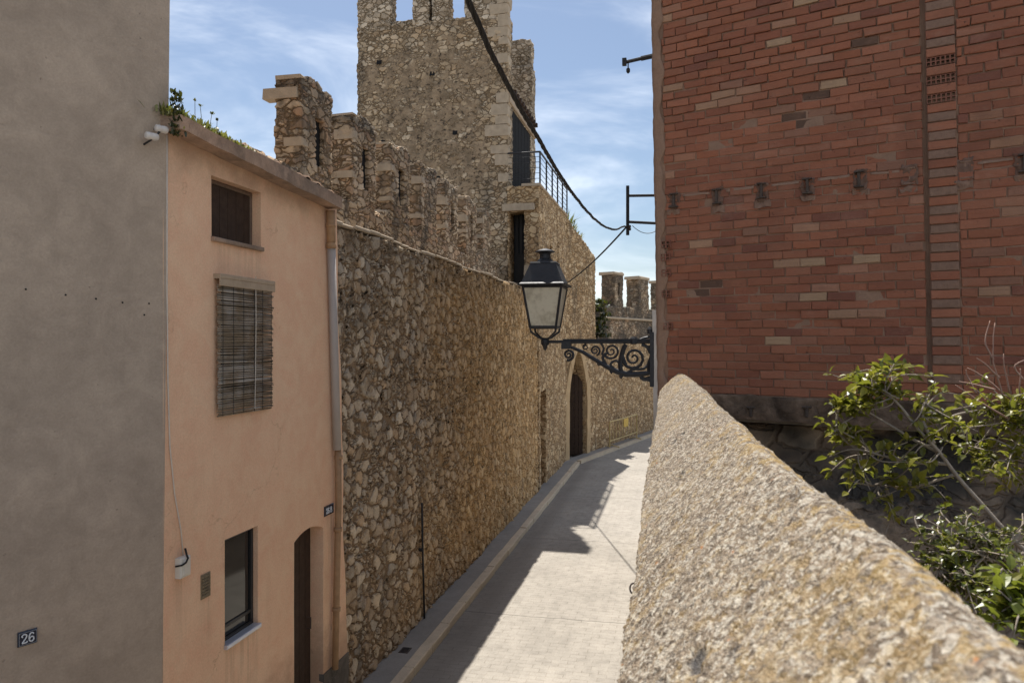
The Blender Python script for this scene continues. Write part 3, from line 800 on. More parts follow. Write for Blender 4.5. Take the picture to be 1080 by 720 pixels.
# weeds on the eave
def blade_clump(center, n, h, spread, rnd, mb, width=.012):
    for _ in range(n):
        c = Vector(center) + Vector((rnd.gauss(0, spread), rnd.gauss(0, spread * .6), 0))
        d = Vector((rnd.uniform(-1, 1), rnd.uniform(-1, 1), rnd.uniform(.6, 1.8))).normalized()
        L = h * rnd.uniform(.5, 1.2); side = d.cross(Vector((0, 0, 1))).normalized() * width * rnd.uniform(.7, 1.3)
        m_ = c + d * L * .55; e = c + d * L + Vector((0, 0, -L * .12)); tint = (rnd.random(),) * 3
        mb.add([c - side * .5, c + side * .5, m_ + side, e, m_ - side], [(0, 1, 2, 4), (4, 2, 3)], tint)
for i in range(9):
    k = i / 8; x = s0 + .02 + k * 1.0; z = 6.035 - .09 * (x - s0) / 2.8
    th = thing('roof_weed', 'low yellow green succulent in a row along the concrete eave beside the grey house', 'plant', STREET, (x, PL - .08, z), 'succulents growing along the eave')
    b = MB(); blade_clump((x, PL - .10, z - .01), 90, .065 * (1.15 - .4 * k), .055, RND, b, .010); blade_clump((x, PL + .0, z + .01), 80, .10 * (1.1 - .5 * k), .06, RND, b, .010)
    build(b, 'foliage', M['succulent'], th)
for px, py, hh in ((205, 118, .24), (212, 122, .22), (228, 133, .17), (221, 128, .2)):
    x = S(px, PL - .05); z = 6.01
    th = thing('roof_weed', {205: 'tallest dry seed stalk among the succulents on the eave', 212: 'dry stalk leaning right on the eave behind the tallest one', 228: 'short dark weed at the right end of the eave succulents', 221: 'thin dry stalk near the right end of the eave succulents'}[px], 'plant', STREET, (x, PL - .05, z))
    b = MB(); tip = (x + RND.uniform(0, .05), PL - .04, z + hh)
    b.tube([(x, PL - .05, z - .02), (x + .008, PL - .05, z + hh * .5), tip], [.003, .0025, .002], 5, col=(.5,) * 3)
    blade_clump(tip, 14, .03, .008, RND, b, .006); blade_clump((x, PL - .05, z + hh * .4), 8, .04, .01, RND, b, .007)
    build(b, 'stem', M['weed'] if px == 228 else M['succulent'], th)
th = thing('roof_weed', 'dark moss like weed tuft in the corner of grey wall and eave', 'plant', STREET, (s0, PL - .12, 5.95))
b = MB()
for k in range(7): blade_clump((s0 - .02, PL - .13, 5.88 + k * .05), 30, .055, .03, RND, b, .010)
build(b, 'foliage', M['weed'], th)

# ------------------------------------------------------------------ low rubble wall along the lane
WT = HC + 1.36
low0, low1 = 7.95, S(567)
th = thing('stone_wall', 'long rubble stone wall lining the left side of the lane', 'wall', STREET, (low0, PL, 0))
lw = vox(low0, low1, PL + .04, PL + .5, 0, WT, .028, ny=6, jit=(.018, 1.1),
         warp=lambda x, y, z: (x, y - .05 * np.clip(1 - z / WT, 0, 1) + .02 * np.sin(x * 1.7) , z + (z / WT) ** 4 * (.02 * np.sin(x * 2.2) + .015 * np.sin(x * 5.3) - .01)))
build(lw, 'wall', M['low_wall'], th, smooth=True)
cp = MB(); x = low0
while x < low1 - .3:
    L = RND.uniform(.25, .6)
    zt = WT + .02 * math.sin(x * 2.2) + .01
    cp.cbox(x, x + L - .02, PL + .015 + RND.uniform(0, .03), PL + .5, zt, zt + RND.uniform(.03, .055), .012); x += L
build(cp, 'coping', M['slab_stone'], th, jit=(.012, 6))
b = MB(); b.box(low0, low1, PL + .5, 5.0, WT - .25, WT - .1); build(b, 'wall_walk', M['slab_stone'], th)
# lighter projecting niche frame near its end
# thin black conduit
x, z1_ = on(STREET, PL - .02, 444, 530); z0_ = on(STREET, PL - .02, 447, 655)[1]
th = thing('conduit', 'thin black upright pipe against the foot of the rubble wall', 'pipe', STREET, (x, PL - .04, .1))
b = MB(); b.tube([(x, PL - .035, z1_), (x + .02, PL - .04, 1.2), (S(447, PL - .04), PL - .05, .1)], .016, 8); build(b, 'pipe', M['iron'], th, smooth=True)
b = MB(); b.box(x - .01, x + .05, PL - .04, PL + .02, 1.15, 1.19); build(b, 'clip', M['iron'], th)
x, _ = on(STREET, 3.62, 427, 678)
th = thing('drain_cover', 'small dark drain cover in the pavement by the rubble wall', 'drain cover', STREET, (x, 3.62, .115))
b = MB(); b.cbox(x - .09, x + .09, 3.55, 3.68, .10, .123, .004); build(b, 'plate', M['rust'], th)
b = MB()
for k in range(5): b.box(x - .07 + k * .032, x - .055 + k * .032, 3.57, 3.66, .1225, .128)
build(b, 'rib', M['iron'], th)

# ------------------------------------------------------------------ upper battlemented wall
UL = 4.9
th = thing('battlement_wall', 'crenellated stone wall stepping up behind the rubble wall towards the tower', 'wall', STREET, (6.0, UL, 5.4))
ub = vox(6.0, 21.0, UL, UL + .45, 5.4, 6.5, .045, ny=6, jit=(.03, 1.5),
         warp=lambda x, y, z: (x, y, z + np.where(z > 6.2, .06 * np.sin(x * 2.1) + .05 * np.sin(x * 4.7), 0)))
build(ub, 'wall', M['upper_wall'], th, smooth=True)
tops = [7.92, 7.90, 7.86, 7.86, 7.84, 7.80, 7.80]
for i in range(7):
    a = 9.34 + 1.62 * i; L = .94 + RND.uniform(-.04, .06); r = .03 if i < 3 else .042
    cv = []
    if i in (0, 1, 2, 4, 5): cv = [(a + .42, a + .66, UL - 1, UL + .32, 6.78, 7.45)]
    m_ = vox(a, a + L, UL - .0, UL + .40, 6.40, tops[i], r, carve=cv, jit=(.016, 2.2), back=True,
             warp=lambda x, y, z, a=a, t_=tops[i]: (x, y, z - np.where(z > t_ - .1, .10 * np.abs(y - UL - .2) + .06 * np.sin(x * 7), 0)))
    mo = build(m_, 'merlon', M['upper_wall'], th, smooth=True)
    if cv:
        b = MB(); b.box(a + .41, a + .67, UL + .07, UL + .09, 6.77, 7.46); build(b, 'loophole_shade', M['dark'], mo)  # black sheet stands in for the shade inside the slit
    # big pale quoin and flat stones at the near corner
    b = MB()
    if i == 0:
        b.cbox(a - .03, a + .14, UL + .06, UL + .56, 7.60, 7.74, .012)
        build(b, 'projecting_stone', M['slab_stone'], mo, jit=(.012, 7)); b = MB()
    else:
        qa = RND.uniform(.25, .5); b.cbox(a - .022, a + RND.uniform(.1, .2), UL - .02, UL + RND.uniform(.18, .3), tops[i] - qa - RND.uniform(.13, .2), tops[i] - qa, .02)
        build(b, 'quoin', M['slab_stone'], mo, jit=(.012, 7)); b = MB()
    qa = RND.uniform(6.75, 7.05); b.cbox(a - .018, a + .16, UL - .015, UL + RND.uniform(.2, .34), qa, qa + RND.uniform(.07, .12), .015)
    build(b, 'quoin', M['slab_stone'], mo, jit=(.012, 7))
    b = MB()
    for k in range(5):
        xx = a - .03 + k * (L + .05) / 5
        b.cbox(xx + .03, xx + (L + .0) / 5 - .01, UL + .0 + RND.uniform(-.01, .03), UL + .40 - RND.uniform(0, .05), tops[i] - .06, tops[i] + RND.uniform(-.03, .03), .02)
    build(b, 'cap_stones', M['slab_stone'], mo, jit=(.02, 6))
# bit of roof wall beside the first merlon
b = vox(7.2, 9.35, UL + .0, UL + .4, 5.6, 6.62, .06, ny=4, jit=(.04, 2.)); build(b, 'wall_end', M['upper_wall'], th, smooth=True)

# ------------------------------------------------------------------ tower
TS = 21.2
def TL(px):      # l on the near face
    # point = TS*U + l*N ; X = TS*SN - l*CS ; depth = TS*CS + l*SN
    a = (px - 540) / F
    return (TS * SN - a * TS * CS) / (CS + a * SN)
TR, TLFT = TL(535), TL(377)
TW = TLFT - TR
CF = 13.70
th = tower = thing('tower', 'square stone tower with battlements rising behind the lane wall', 'tower', STREET, (TS, TR, 0))
tb = vox(TS, TS + .7, TR, TLFT, 4.5, CF, .05, ny=int(TW / .05), jit=(.03, 1.3), back=True)
build(tb, 'near_wall', M['tower'], th, smooth=True)
tb = vox(TS + 3.8, TS + 4.45, TR, TLFT, 8, CF - .1, .09, jit=(.03, 1.3), back=True); build(tb, 'rear_wall', M['tower_stone'], th, smooth=True)
tb = vox(TS + .7, TS + 3.8, TLFT - .6, TLFT, 8, CF, .09, jit=(.03, 1.3), back=True); build(tb, 'side_wall', M['tower_stone'], th, smooth=True)
for pa, pb in ((490, 534), (435, 473), (377, 412)):
    a, c = TL(pb), TL(pa)
    cv = [(TS - 1, TS + .3, (a + c) / 2 - .05, (a + c) / 2 + .05, CF + .0, CF + .75)] if pa == 435 else []
    m_ = vox(TS, TS + .5, a, c, CF - .15, CF + 1.45, .05, carve=cv, jit=(.03, 2.), back=True); build(m_, 'merlon', M['tower_stone'], th, smooth=True)
for l0_ in (TR + .05, TR + 1.65, TR + 3.4):
    m_ = vox(TS + 3.85, TS + 4.4, l0_, l0_ + .70, CF - .2, 14.50, .06, jit=(.03, 2.), back=True); build(m_, 'merlon', M['tower_stone'], th, smooth=True)
RQ = random.Random(4)
z = 8.9; k = 0
while z < CF + 1.2:
    h_ = RQ.uniform(.22, .36); wq = RQ.uniform(.45, .7) if k % 2 else RQ.uniform(.25, .4)
    if RQ.random() < .8:
        b = MB(); b.cbox(TS - .028, TS + (RQ.uniform(.4, .6) if k % 2 == 0 else .3), TR - .026, TR + wq, z, z + h_ - .02, .03); build(b, 'quoin', M['slab_stone'], th, jit=(.022, 5))
    z += h_; k += 1
for px, py in ((400, 66), (456, 78), (428, 118), (480, 140), (404, 150), (462, 188)):
    l_ = TL(px); dep = TS * CS + l_ * SN; zq = HC + (360 - py) / F * dep
    b = vox(TS - .012, TS + .05, l_ - .07, l_ + .07, zq - .06, zq + .06, .02, jit=(.02, 12)); build(b, 'putlog_hole', M['dark'], th, smooth=True)
# rubble lip in the first embrasure
b = vox(TS + .05, TS + .5, TL(434), TL(413), CF - .05, CF + .12, .05, jit=(.05, 3.), back=True); build(b, 'embrasure_sill', M['tower_stone'], th, smooth=True)
# right side: tall opening under a sloping pale lintel
da, db = on(STREET, TR, 537), on(STREET, TR, 560)
sw = vox(TS + .7, TS + 3.8, TR, TR + .4, 4.5, 11.45, .06, carve=[(da + .4, db, TR - 1, TR + .9, 8.8, 11.22)], jit=(.02, 2.), back=True); build(sw, 'side_wall', M['tower_stone'], th, smooth=True)
b = MB(); b.cbox(TS + .12, TS + 4.25, TR - .06, TR + .12, 11.22, 11.50, .02); build(b, 'lintel', M['palewood'], th)
b = MB()
for k in range(10): b.cbox(TS + .5 + k * .38, TS + .62 + k * .38, TR - .16, TR + .3, 11.55, 11.68, .01)
build(b, 'joist_ends', M['oldwood'], th)
b = MB(); nb = 7
for k in range(nb):
    xa = da + .02 + (db - da) * k / nb
    b.cbox(xa, xa + (db - da) / nb - .03, TR + .03, TR + .1, 8.78, 11.22, .01)
    b.box(xa + (db - da) / nb - .03, xa + (db - da) / nb, TR + .07, TR + .1, 8.78, 11.22)
build(b, 'door', plain('dark_grey_slatted_timber', (.022, .022, .023), .9, var=.3, spec=.08), th)
b = MB(); b.box(TS + .7, TS + 3.8, TR + .5, TLFT - .6, 8.4, 8.6); build(b, 'floor', M['slab_stone'], th)

# ------------------------------------------------------------------ gate block with balcony on top
BT = 8.76
BE = far_s
th = block = thing('gate_block', 'tall stone block with balcony beside the tower and a pointed arch gateway', 'building', STREET, (TS, PL, 0))
ra, rb = TL(553), TL(537)
bb = vox(TS, BE, PL + .30 - .30, TR, 0, BT, .05, carve=[(TS - 1, TS + .9, ra, rb, 5.3, BT - .72), (23.2, 23.55, 0, PL + .35, 6.3, 7.3), (24.6, 24.9, 0, PL + .35, 6.0, 7.6),
                                                        (TS + .3, TS + 1.2, 0, PL + .5, 0, 2.9)], jit=(.028, 1.4), back=True)
build(bb, 'wall', M['block'], th, smooth=True)
b = MB(); b.box(TS + .62, TS + .68, ra + .01, rb - .01, 5.3, BT - .72)
wp = build(b, 'window', M['winframe'], th)
b = MB()
for k in range(4): b.tube([(TS + .58, ra + .04 + k * (rb - ra - .08) / 3, 6.9), (TS + .58, ra + .04 + k * (rb - ra - .08) / 3, BT - .72)], .018, 6)
build(b, 'bars', M['iron'], wp)
b = MB(); b.cbox(TS - .07, TS + .5, ra - .3, rb + .2, BT - .70, BT - .5, .03); build(b, 'window_lintel', M['slab_stone'], th, jit=(.02, 5))
b = MB(); b.cbox(TS - .05, TS + .3, ra - .35, ra, 6.2, 6.5, .03); build(b, 'quoin', M['slab_stone'], th, jit=(.02, 5))
cp = MB(); x = TS - .03
while x < BE:
    L = RND.uniform(.4, .7); cp.cbox(x, min(x + L - .015, BE), PL - .05 + RND.uniform(-.01, .01), PL + .5, BT - .01, BT + .06, .015); x += L
build(cp, 'coping', M['slab_stone'], th, jit=(.012, 5))
# far turn of the block with the pointed gateway
T0, T1, TA = .12, 1.82, 4.0
def arch_t(X, Y, Z):
    c = (T0 + T1) / 2; hw = (T1 - T0) / 2; u = np.abs(X - c) / hw
    spring = 2.5
    top = spring + (TA - spring) * (1 - u ** 1.7)
    return (X > T0) & (X < T1) & (Z < top)
def fw(x, y, z):
    return (x, y, np.where(z > 4.2, 4.2 + (z - 4.2) * ((8.72 - 1.12 * np.clip(x / 2.82, 0, 1)) - 4.2) / (8.72 - 4.2), z))
ft = MB(); fm = vox(0, 2.82, 0, 1.3, 0, 8.72, .05, carve=[arch_t], warp=fw, jit=(.025, 1.4), back=True, ny=14)
ft.add([STREET.inv(FAR.w(*p)) for p in fm.v], fm.f)
build(ft, 'gate_wall', M['block'], th, smooth=True)
fr_ = MB()     # dressed voussoirs
c = (T0 + T1) / 2; hw = (T1 - T0) / 2
def ap(u, grow):
    top = 2.5 + (TA - 2.5) * (1 - abs(u) ** 1.7)
    return c + u * hw, top
def arcpts():
    L = [(T0, z) for z in np.linspace(0, 2.5, 8)]
    L += [ap(u, 0) for u in np.linspace(-1, 1, 19)]
    L += [(T1, z) for z in np.linspace(2.5, 0, 8)]
    return L
A = arcpts(); wd = .34
for i in range(len(A) - 1):
    (xa, za), (xb, zb) = A[i], A[i + 1]
    if abs(xa - xb) + abs(za - zb) < 1e-4: continue
    def outp(x, z):
        if z <= 2.5: return (x - wd if x < c else x + wd, z)
        dx, dz = x - c, (z - 2.2); q = math.hypot(dx, dz); return (x + dx / q * wd, z + dz / q * wd)
    oa, ob = outp(xa, za), outp(xb, zb); y0_, y1_ = -.05 - RND.uniform(0, .015), .25
    vs = [(xa, y0_, za), (xb, y0_, zb), (ob[0], y0_, ob[1]), (oa[0], y0_, oa[1]), (xa, y1_, za), (xb, y1_, zb), (ob[0], y1_, ob[1]), (oa[0], y1_, oa[1])]
    fr_.add([STREET.inv(FAR.w(*p)) for p in vs], [(0, 1, 2, 3), (0, 4, 5, 1), (3, 2, 6, 7), (1, 5, 6, 2), (0, 3, 7, 4)])
build(fr_, 'arch_frame', M['ashlar'], th, jit=(.012, 4))
def fbox(mb, x0, x1, y0, y1, z0, z1):
    k = MB().box(x0, x1, y0, y1, z0, z1); mb.add([STREET.inv(FAR.w(*p)) for p in k.v], k.f)
b = MB(); fbox(b, T0, T1, 1.1, 1.2, 0, 4.1); build(b, 'gateway_back', M['slab_stone'], th)
b = MB()
lf = MB()
for k in range(6):
    lf.box(.0 + .16 * k, .15 + .16 * k, .02, .07, .05, 3.1)
for k in range(10): lf.box(-.02, .98, -.03, .02, .12 + k * .32, .2 + k * .32)
ang = math.radians(118)
g_ = [(T1 - .06 + p[0] * math.cos(ang) - p[1] * math.sin(ang), .12 + p[0] * math.sin(ang) + p[1] * math.cos(ang), p[2]) for p in lf.v]
b.add([STREET.inv(FAR.w(*p)) for p in g_], lf.f); build(b, 'gate_leaf', M['oldwood'], th)
b = MB(); lf = MB()
for k in range(5): lf.box(.0 + .16 * k, .15 + .16 * k, .02, .07, .05, 2.9)
g_ = [(T0 + .1 + p[1], .15 + p[0], p[2]) for p in lf.v]
b.add([STREET.inv(FAR.w(*p)) for p in g_], lf.f); build(b, 'gate_leaf', M['oldwood'], th)
# railing of the balcony
th = thing('balcony_railing', 'thin dark metal railing round the balcony on top of the gate block', 'railing', STREET, (TS, PL + .1, BT))
RT = 9.72; y = PL - .02
def rail(z, r): return MB().tube([(TS + .05, TR + .05, z), (TS + .05, y, z), (BE - .1, y, z)], r, 6)
build(rail(RT, .028), 'top_rail', M['iron'], th)
for k in range(1, 6): build(rail(BT + .05 + k * .155, .008), 'wire_rail', M['iron'], th)
for k in range(6):
    x = TS + .05 + (BE - TS - .15) * k / 5
    b = MB(); b.box(x - .022, x + .022, y - .022, y + .022, BT, RT); build(b, 'post', M['iron'], th)
# grass on the shoulder beyond the railing
for i, (t_, zz, h_, lab) in enumerate(((.5, 8.45, .75, 'tallest pale grass tuft on the gate block beyond the railing'), (1.05, 8.28, .5, 'second grass tuft on the gate block, right of the tallest'), (1.6, 8.08, .45, 'rightmost small grass tuft on top of the gate block'))):
    p = STREET.inv(FAR.w(t_, .3, zz))
    th = thing('grass_tuft', lab, 'plant', STREET, tuple(p))
    b = MB(); blade_clump(tuple(p), 90, h_, .16, RND, b, .02); build(b, 'blades', M['succulent'], th)

# ------------------------------------------------------------------ far walls
th = thing('boundary_wall', 'low warm stone wall curving right beyond the gateway behind the barrier', 'wall', FAR, (2.82, 0, 0))
fm = vox(2.82, 16, 0, .5, 0, 4.36, .07, ny=5, jit=(.03, 1.4)); build(fm, 'wall', M['block'], th, smooth=True)
th = thing('far_battlement', 'far crenellated wall at the end of the lane under the open sky', 'wall', FAR2, (0, 0, 0))
fm = vox(-2.5, 12, 0, .6, 3.0, 5.85, .09, ny=5, jit=(.04, 1.3)); build(fm, 'wall', M['upper_wall'], th, smooth=True)
b = MB(); b.cbox(-2.5, 12, -.12, 0.05, 5.28, 5.38, .03); build(b, 'string_course', M['slab_stone'], th, jit=(.02, 3))
for pa, pb in ((648, 657), (674, 684), (699, 710)):
    a, c_ = on(FAR2, 0, pa), on(FAR2, 0, pb)
    cv = [((a + c_) / 2 - .09, (a + c_) / 2 + .09, -1, .35, 6.2, 6.9)] if pa == 648 else []
    m_ = vox(a, c_, 0, .62, 5.75, 7.32 - (.05 if pa > 650 else 0), .06, carve=cv, jit=(.04, 2.), back=True)
    mo = build(m_, 'merlon', M['upper_wall'], th, smooth=True)
    b = MB(); b.cbox(a - .06, c_ + .02, -.05, .72, 7.20, 7.33, .03); build(b, 'cap_stones', M['slab_stone'], mo, jit=(.03, 4))
p = FAR2.inv(P(632, 345, 30.6))
th = thing('bush', 'dark ivy like bush in the corner between gate block and far wall', 'bush', FAR2, tuple(p))
b = MB()
for k in range(9): blade_clump((p[0] + RND.uniform(-.2, .5), p[1] + RND.uniform(-.1, .2), p[2] - .4 + .17 * k), 70, .22, .17, RND, b, .05)
build(b, 'foliage', M['weed'], th)
b = MB(); b.tube([(p[0], p[1] + .1, 4.0), (p[0] + .1, p[1] + .05, p[2]), (p[0] + .05, p[1], p[2] + .8)], [.04, .03, .012], 6); build(b, 'stem', M['bark'], th)
# barrier
ba, bc_ = 3.55, 7.0
th = thing('barrier', 'yellow tube crowd barrier with a small sign standing by the far wall', 'barrier', FAR, (ba, -.3, .1))
y = -.32
b = MB(); b.tube([(ba, y, .15), (ba, y, 1.15), (bc_, y, 1.15), (bc_, y, .15)], .028, 8); b.tube([(ba, y, .38), (bc_, y, .38)], .022, 8); build(b, 'frame', M['galv'], th)
for k in range(1, 9):
    b = MB(); xx = ba + (bc_ - ba) * k / 9; b.tube([(xx, y, .38), (xx, y, 1.15)], .012, 6); build(b, 'bar', M['galv'], th)
for xx in (ba + .3, bc_ - .3):
    b = MB(); b.tube([(xx, y - .3, .13), (xx, y, .2), (xx, y + .22, .13)], .022, 6); build(b, 'foot', M['galv'], th)
b = MB(); b.cbox(ba + 1.6, ba + 2.15, y - .05, y - .03, .78, 1.12, .004); build(b, 'sign_board', M['yellow'], th)

# ------------------------------------------------------------------ brick building
BRL = .018
def shear(p): return (p[0] - (p[2] - 3.9) * BRL, p[1], p[2])
BTOP = 8.9
th = bh = thing('brick_building', 'red brick building with bare side wall on the right of the lane', 'building', BRICK, (0, 0, 0))
# body: a prism from the brick face back along the lane
c2 = BRICK.inv(Vector((1.55 + SN * 9, 8 + CS * 9, 0)))
body = MB()
poly = [(.02, .06), (8.0, .06), (8.0, 9.0), (c2[0] + .02, c2[1])]
vs = [shear((x, y, z)) for z in (3.53, BTOP) for x, y in poly]
body.add(vs, [(4, 5, 6, 7), (0, 1, 5, 4), (1, 2, 6, 5), (2, 3, 7, 6), (3, 0, 4, 7), (3, 2, 1, 0)])
lo = [(.02 + .45, .95), (8.0, .95), (8.0, 9.0), (c2[0] + .02, c2[1])]
body.add([shear((x, y, z)) for z in (-.1, 3.56) for x, y in lo], [(0, 1, 5, 4), (1, 2, 6, 5), (2, 3, 7, 6), (3, 0, 4, 7)])
q0 = BRICK.inv(STREET.w(STREET.inv(BRICK.w(0, 0, 0))[0] + 1.2, STREET.inv(BRICK.w(0, 0, 0))[1], 0))
body.add([shear(p) for p in ((.02, .06, -.1), (q0[0], q0[1], -.1), (q0[0], q0[1], 3.56), (.02, .06, 3.56), (.52, .06, -.1), (.52, .06, 3.56))], [(1, 0, 3, 2), (0, 4, 5, 3)])
build(body, 'rendered_wall', M['concrete'], th)
RED = [(.345, .122, .070), (.37, .135, .077), (.32, .110, .064), (.395, .152, .090), (.295, .100, .060), (.36, .124, .066), (.345, .134, .080)]
PALE = [(.46, .28, .18), (.44, .24, .155), (.48, .33, .21), (.42, .21, .14)]
GREYB = [(.33, .17, .115), (.30, .145, .098)]
CH, BL = .0825, .240
gx0, gx1 = on(BRICK, 0, 981.5), on(BRICK, 0, 1015)       # pier with the groove at its left
bm_ = MB(); zbot = 3.80
holes = []
dark_cells = [(830, 127), (862, 103), (845, 126), (746, 305), (752, 303), (910, 46), (1075, 60), (735, 297), (765, 300), (720, 106)]
dk = [on(BRICK, 0, a, c) for a, c in dark_cells[:6]]
pale_at = [on(BRICK, 0, a, c) for a, c in ((712, 18), (712, 93), (781, 100), (803, 96), (748, 112), (770, 109), (848, 2), (910, 16), (930, 40), (895, 288), (916, 287), (865, 273), (748, 259), (840, 280), (880, 328), (920, 328), (860, 301), (868, 310), (985, 352), (967, 215), (715, 183), (830, 20), (870, 65), (872, 85), (860, 60), (832, 39), (1060, 302), (1075, 225), (820, 355), (843, 240), (925, 275))]
r = 0; z = zbot
while z < BTOP:
    zb = z + CH
    off = (r % 2) * BL / 2 + RND.uniform(-.03, .03)
    x = .095 - off - BL
    while x < 6.2:
        xa, xb = x, x + BL + RND.uniform(-.012, .012); x = xb
        segs = [(max(xa, .085 + RND.uniform(0, .02)), min(xb, gx0 - .02)), (max(xa, gx1 + .004), xb)]
        for sa, sb in segs:
            if sb - sa < .035: continue
            cx, cz = (sa + sb) / 2, (z + zb) / 2
            hole_shade = any(sa < h[0] < sb and z < h[1] < zb for h in dk)
            q = RND.random(); up = cz > 6.6
            colr = RND.choice(RED)
            if any(sa < h[0] < sb and z < h[1] < zb for h in pale_at): colr = RND.choice(PALE)
            elif q < (.035 if up else .01): colr = tuple(.5 * (a_ + b_) for a_, b_ in zip(RND.choice(PALE), RND.choice(RED)))
            elif q < .055: colr = RND.choice(GREYB)
            elif q > .96: colr = (.235, .082, .058)
            v_ = RND.uniform(.80, .98); colr = (.085, .052, .04) if hole_shade else tuple(min(.7, c__ * v_) for c__ in colr)  # missing bricks: shade of the gap painted as a dark brick
            j = .0060 if up else .0048
            gp = .0055 if up else .004
            dy = .009 if hole_shade else RND.gauss(0, .0045); y0_ = dy
            sk = RND.uniform(-.004, .004)
            def J(): return RND.uniform(-j, j)
            ring = [(sa + gp + J(), z + gp + J()), (sb - gp + J(), z + gp + J() + sk), (sb - gp + J(), zb - gp + J() + sk), (sa + gp + J(), zb - gp + J())]
            mx, mz = cx, cz; ins = RND.uniform(.003, .008)
            vs = [shear((a_, .07, c_)) for a_, c_ in ring] + [shear((a_, y0_ + .005, c_)) for a_, c_ in ring]
            vs += [shear((a_ + (ins if a_ < mx else -ins), y0_, c_ + (ins if c_ < mz else -ins))) for a_, c_ in ring]
            fs = [(8, 9, 10, 11)]
            for rr in (0, 4):
                for k in range(4): fs.append((rr + k, rr + (k + 1) % 4, rr + 4 + (k + 1) % 4, rr + 4 + k))
            bm_.add(vs, fs, colr)
    z = zb; r += 1
build(bm_, 'brick_wall', M['brick'], th)
mo = MB()
def mort(a, b_):
    x = .0 + 6.2 * a; z = 3.6 + (BTOP - 3.6) * b_
    up = min(1, max(0, (z - 6.35) / .5))
    y = .0105 + .012 * up + .005 * noise.noise(Vector((x * 9, 0, z * 9))) + .006 * noise.noise(Vector((x * 2.3, 5, z * 2.3)))
    if gx0 - .025 < x < gx0 + .015: y = .055
    return shear((x, y, z))
mo.grid(mort, 300, 270); build(mo, 'mortar_bed', M['mortar'], th, smooth=True)
# rough mortar strip on the corner
ed = vox(-.012, .088, -.012, .3, 3.55, BTOP, .03, warp=lambda x, y, z: (x - (z - 3.9) * BRL + np.where(x > .05, .02 * np.sin(z * 9) + .014 * np.sin(z * 23), 0), y, z), jit=(.008, 8.))
build(ed, 'corner_render', M['mortar'], th, smooth=True)
# the pier of alternating bricks
def perforated(mb, xa, xb, y0, za, zb, nx, nz):
    xs, zs = [xa], [za]
    W_, H_ = xb - xa, zb - za
    cw = W_ / nx; ch = H_ / nz
    for i in range(nx): xs += [xa + i * cw + cw * .17, xa + i * cw + cw * .83]
    for k in range(nz): zs += [za + k * ch + ch * .14, za + k * ch + ch * .86]
    xs.append(xb); zs.append(zb)
    for i in range(len(xs) - 1):
        for k in range(len(zs) - 1):
            a, b__, c_, d = xs[i], xs[i + 1], zs[k], zs[k + 1]
            if i % 2 == 1 and k % 2 == 1:
                q = [(a, y0, c_), (b__, y0, c_), (b__, y0, d), (a, y0, d)]; w_ = [(p[0], y0 + .09, p[2]) for p in q]
                mb.add([shear(p) for p in q + w_], [(0, 4, 5, 1), (1, 5, 6, 2), (2, 6, 7, 3), (3, 7, 4, 0), (4, 7, 6, 5)], (.012, .008, .007))
            else:
                mb.add([shear(p) for p in ((a, y0, c_), (b__, y0, c_), (b__, y0, d), (a, y0, d))], [(0, 1, 2, 3)], (.22, .085, .06))
pr = MB(); PC = .081
zp = [on(BRICK, 0, 998, y_)[1] for y_ in (63, 83, 102)]; zp2 = [on(BRICK, 0, 998, y_)[1] for y_ in (269, 288, 338, 361)]
zst = zp[1] - PC / 2; zs_ = zst - math.floor((zst - 3.75) / PC) * PC
pier_bricks = MB(); pier_blocks = MB(); k = 0
zz = zs_
nrow = int(round((zst - zs_) / PC))
while zz < BTOP - .05:
    a, b__ = gx0 + .018, gx1 - .002
    rel = k - nrow
    if rel in (-2, 0, 2):
        q = MB(); perforated(q, a, b__, -.012, zz + .004, zz + PC - .004, 6, 2)
        q.add([shear(p) for p in ((a, -.012, zz + .004), (a, .05, zz + .004), (a, .05, zz + PC - .004), (a, -.012, zz + PC - .004))], [(0, 1, 2, 3)], (.2, .08, .06))
        build(q, 'perforated_brick', M['brick'], th)
    elif rel % 2 == 0:
        v_ = MB(); v_.cbox(a + RND.uniform(0, .006), b__ - RND.uniform(0, .01), -.010 + RND.uniform(-.005, .004), .05, zz + .003, zz + PC - .003, .006)
        v_.v = [shear(p) for p in v_.v]; build(v_, 'pier_block', M['block_grey'], th, jit=(.004, 20))
    else:
        v_ = MB(); v_.cbox(a, b__, -.012 + RND.uniform(-.003, .003), .05, zz + .004, zz + PC - .004, .005)
        cc = RND.choice(RED); v_.v = [shear(p) for p in v_.v]; v_.c = [tuple(c__ * .95 for c__ in cc)] * len(v_.f); build(v_, 'pier_brick', M['brick'], th)
    zz += PC; k += 1
for px, py in ((703, 258), (702.5, 271.5), (703, 288), (703.5, 310), (705, 344)):
    x, z = on(BRICK, 0, px, py); x += (z - 3.9) * BRL
    q = MB(); perforated(q, x - .05, x + .05, -.018, z - .036, z + .036, 2, 2)
    q.add([shear(p) for p in ((x - .05, -.018, z + .036), (x + .05, -.018, z + .036), (x + .05, .02, z + .036), (x - .05, .02, z + .036))], [(0, 1, 2, 3)], (.2, .08, .06))
    q.add([shear(p) for p in ((x + .05, -.018, z - .036), (x + .05, .02, z - .036), (x + .05, .02, z + .036), (x + .05, -.018, z + .036))], [(0, 1, 2, 3)], (.2, .08, .06))
    build(q, 'perforated_brick', M['brick'], th)
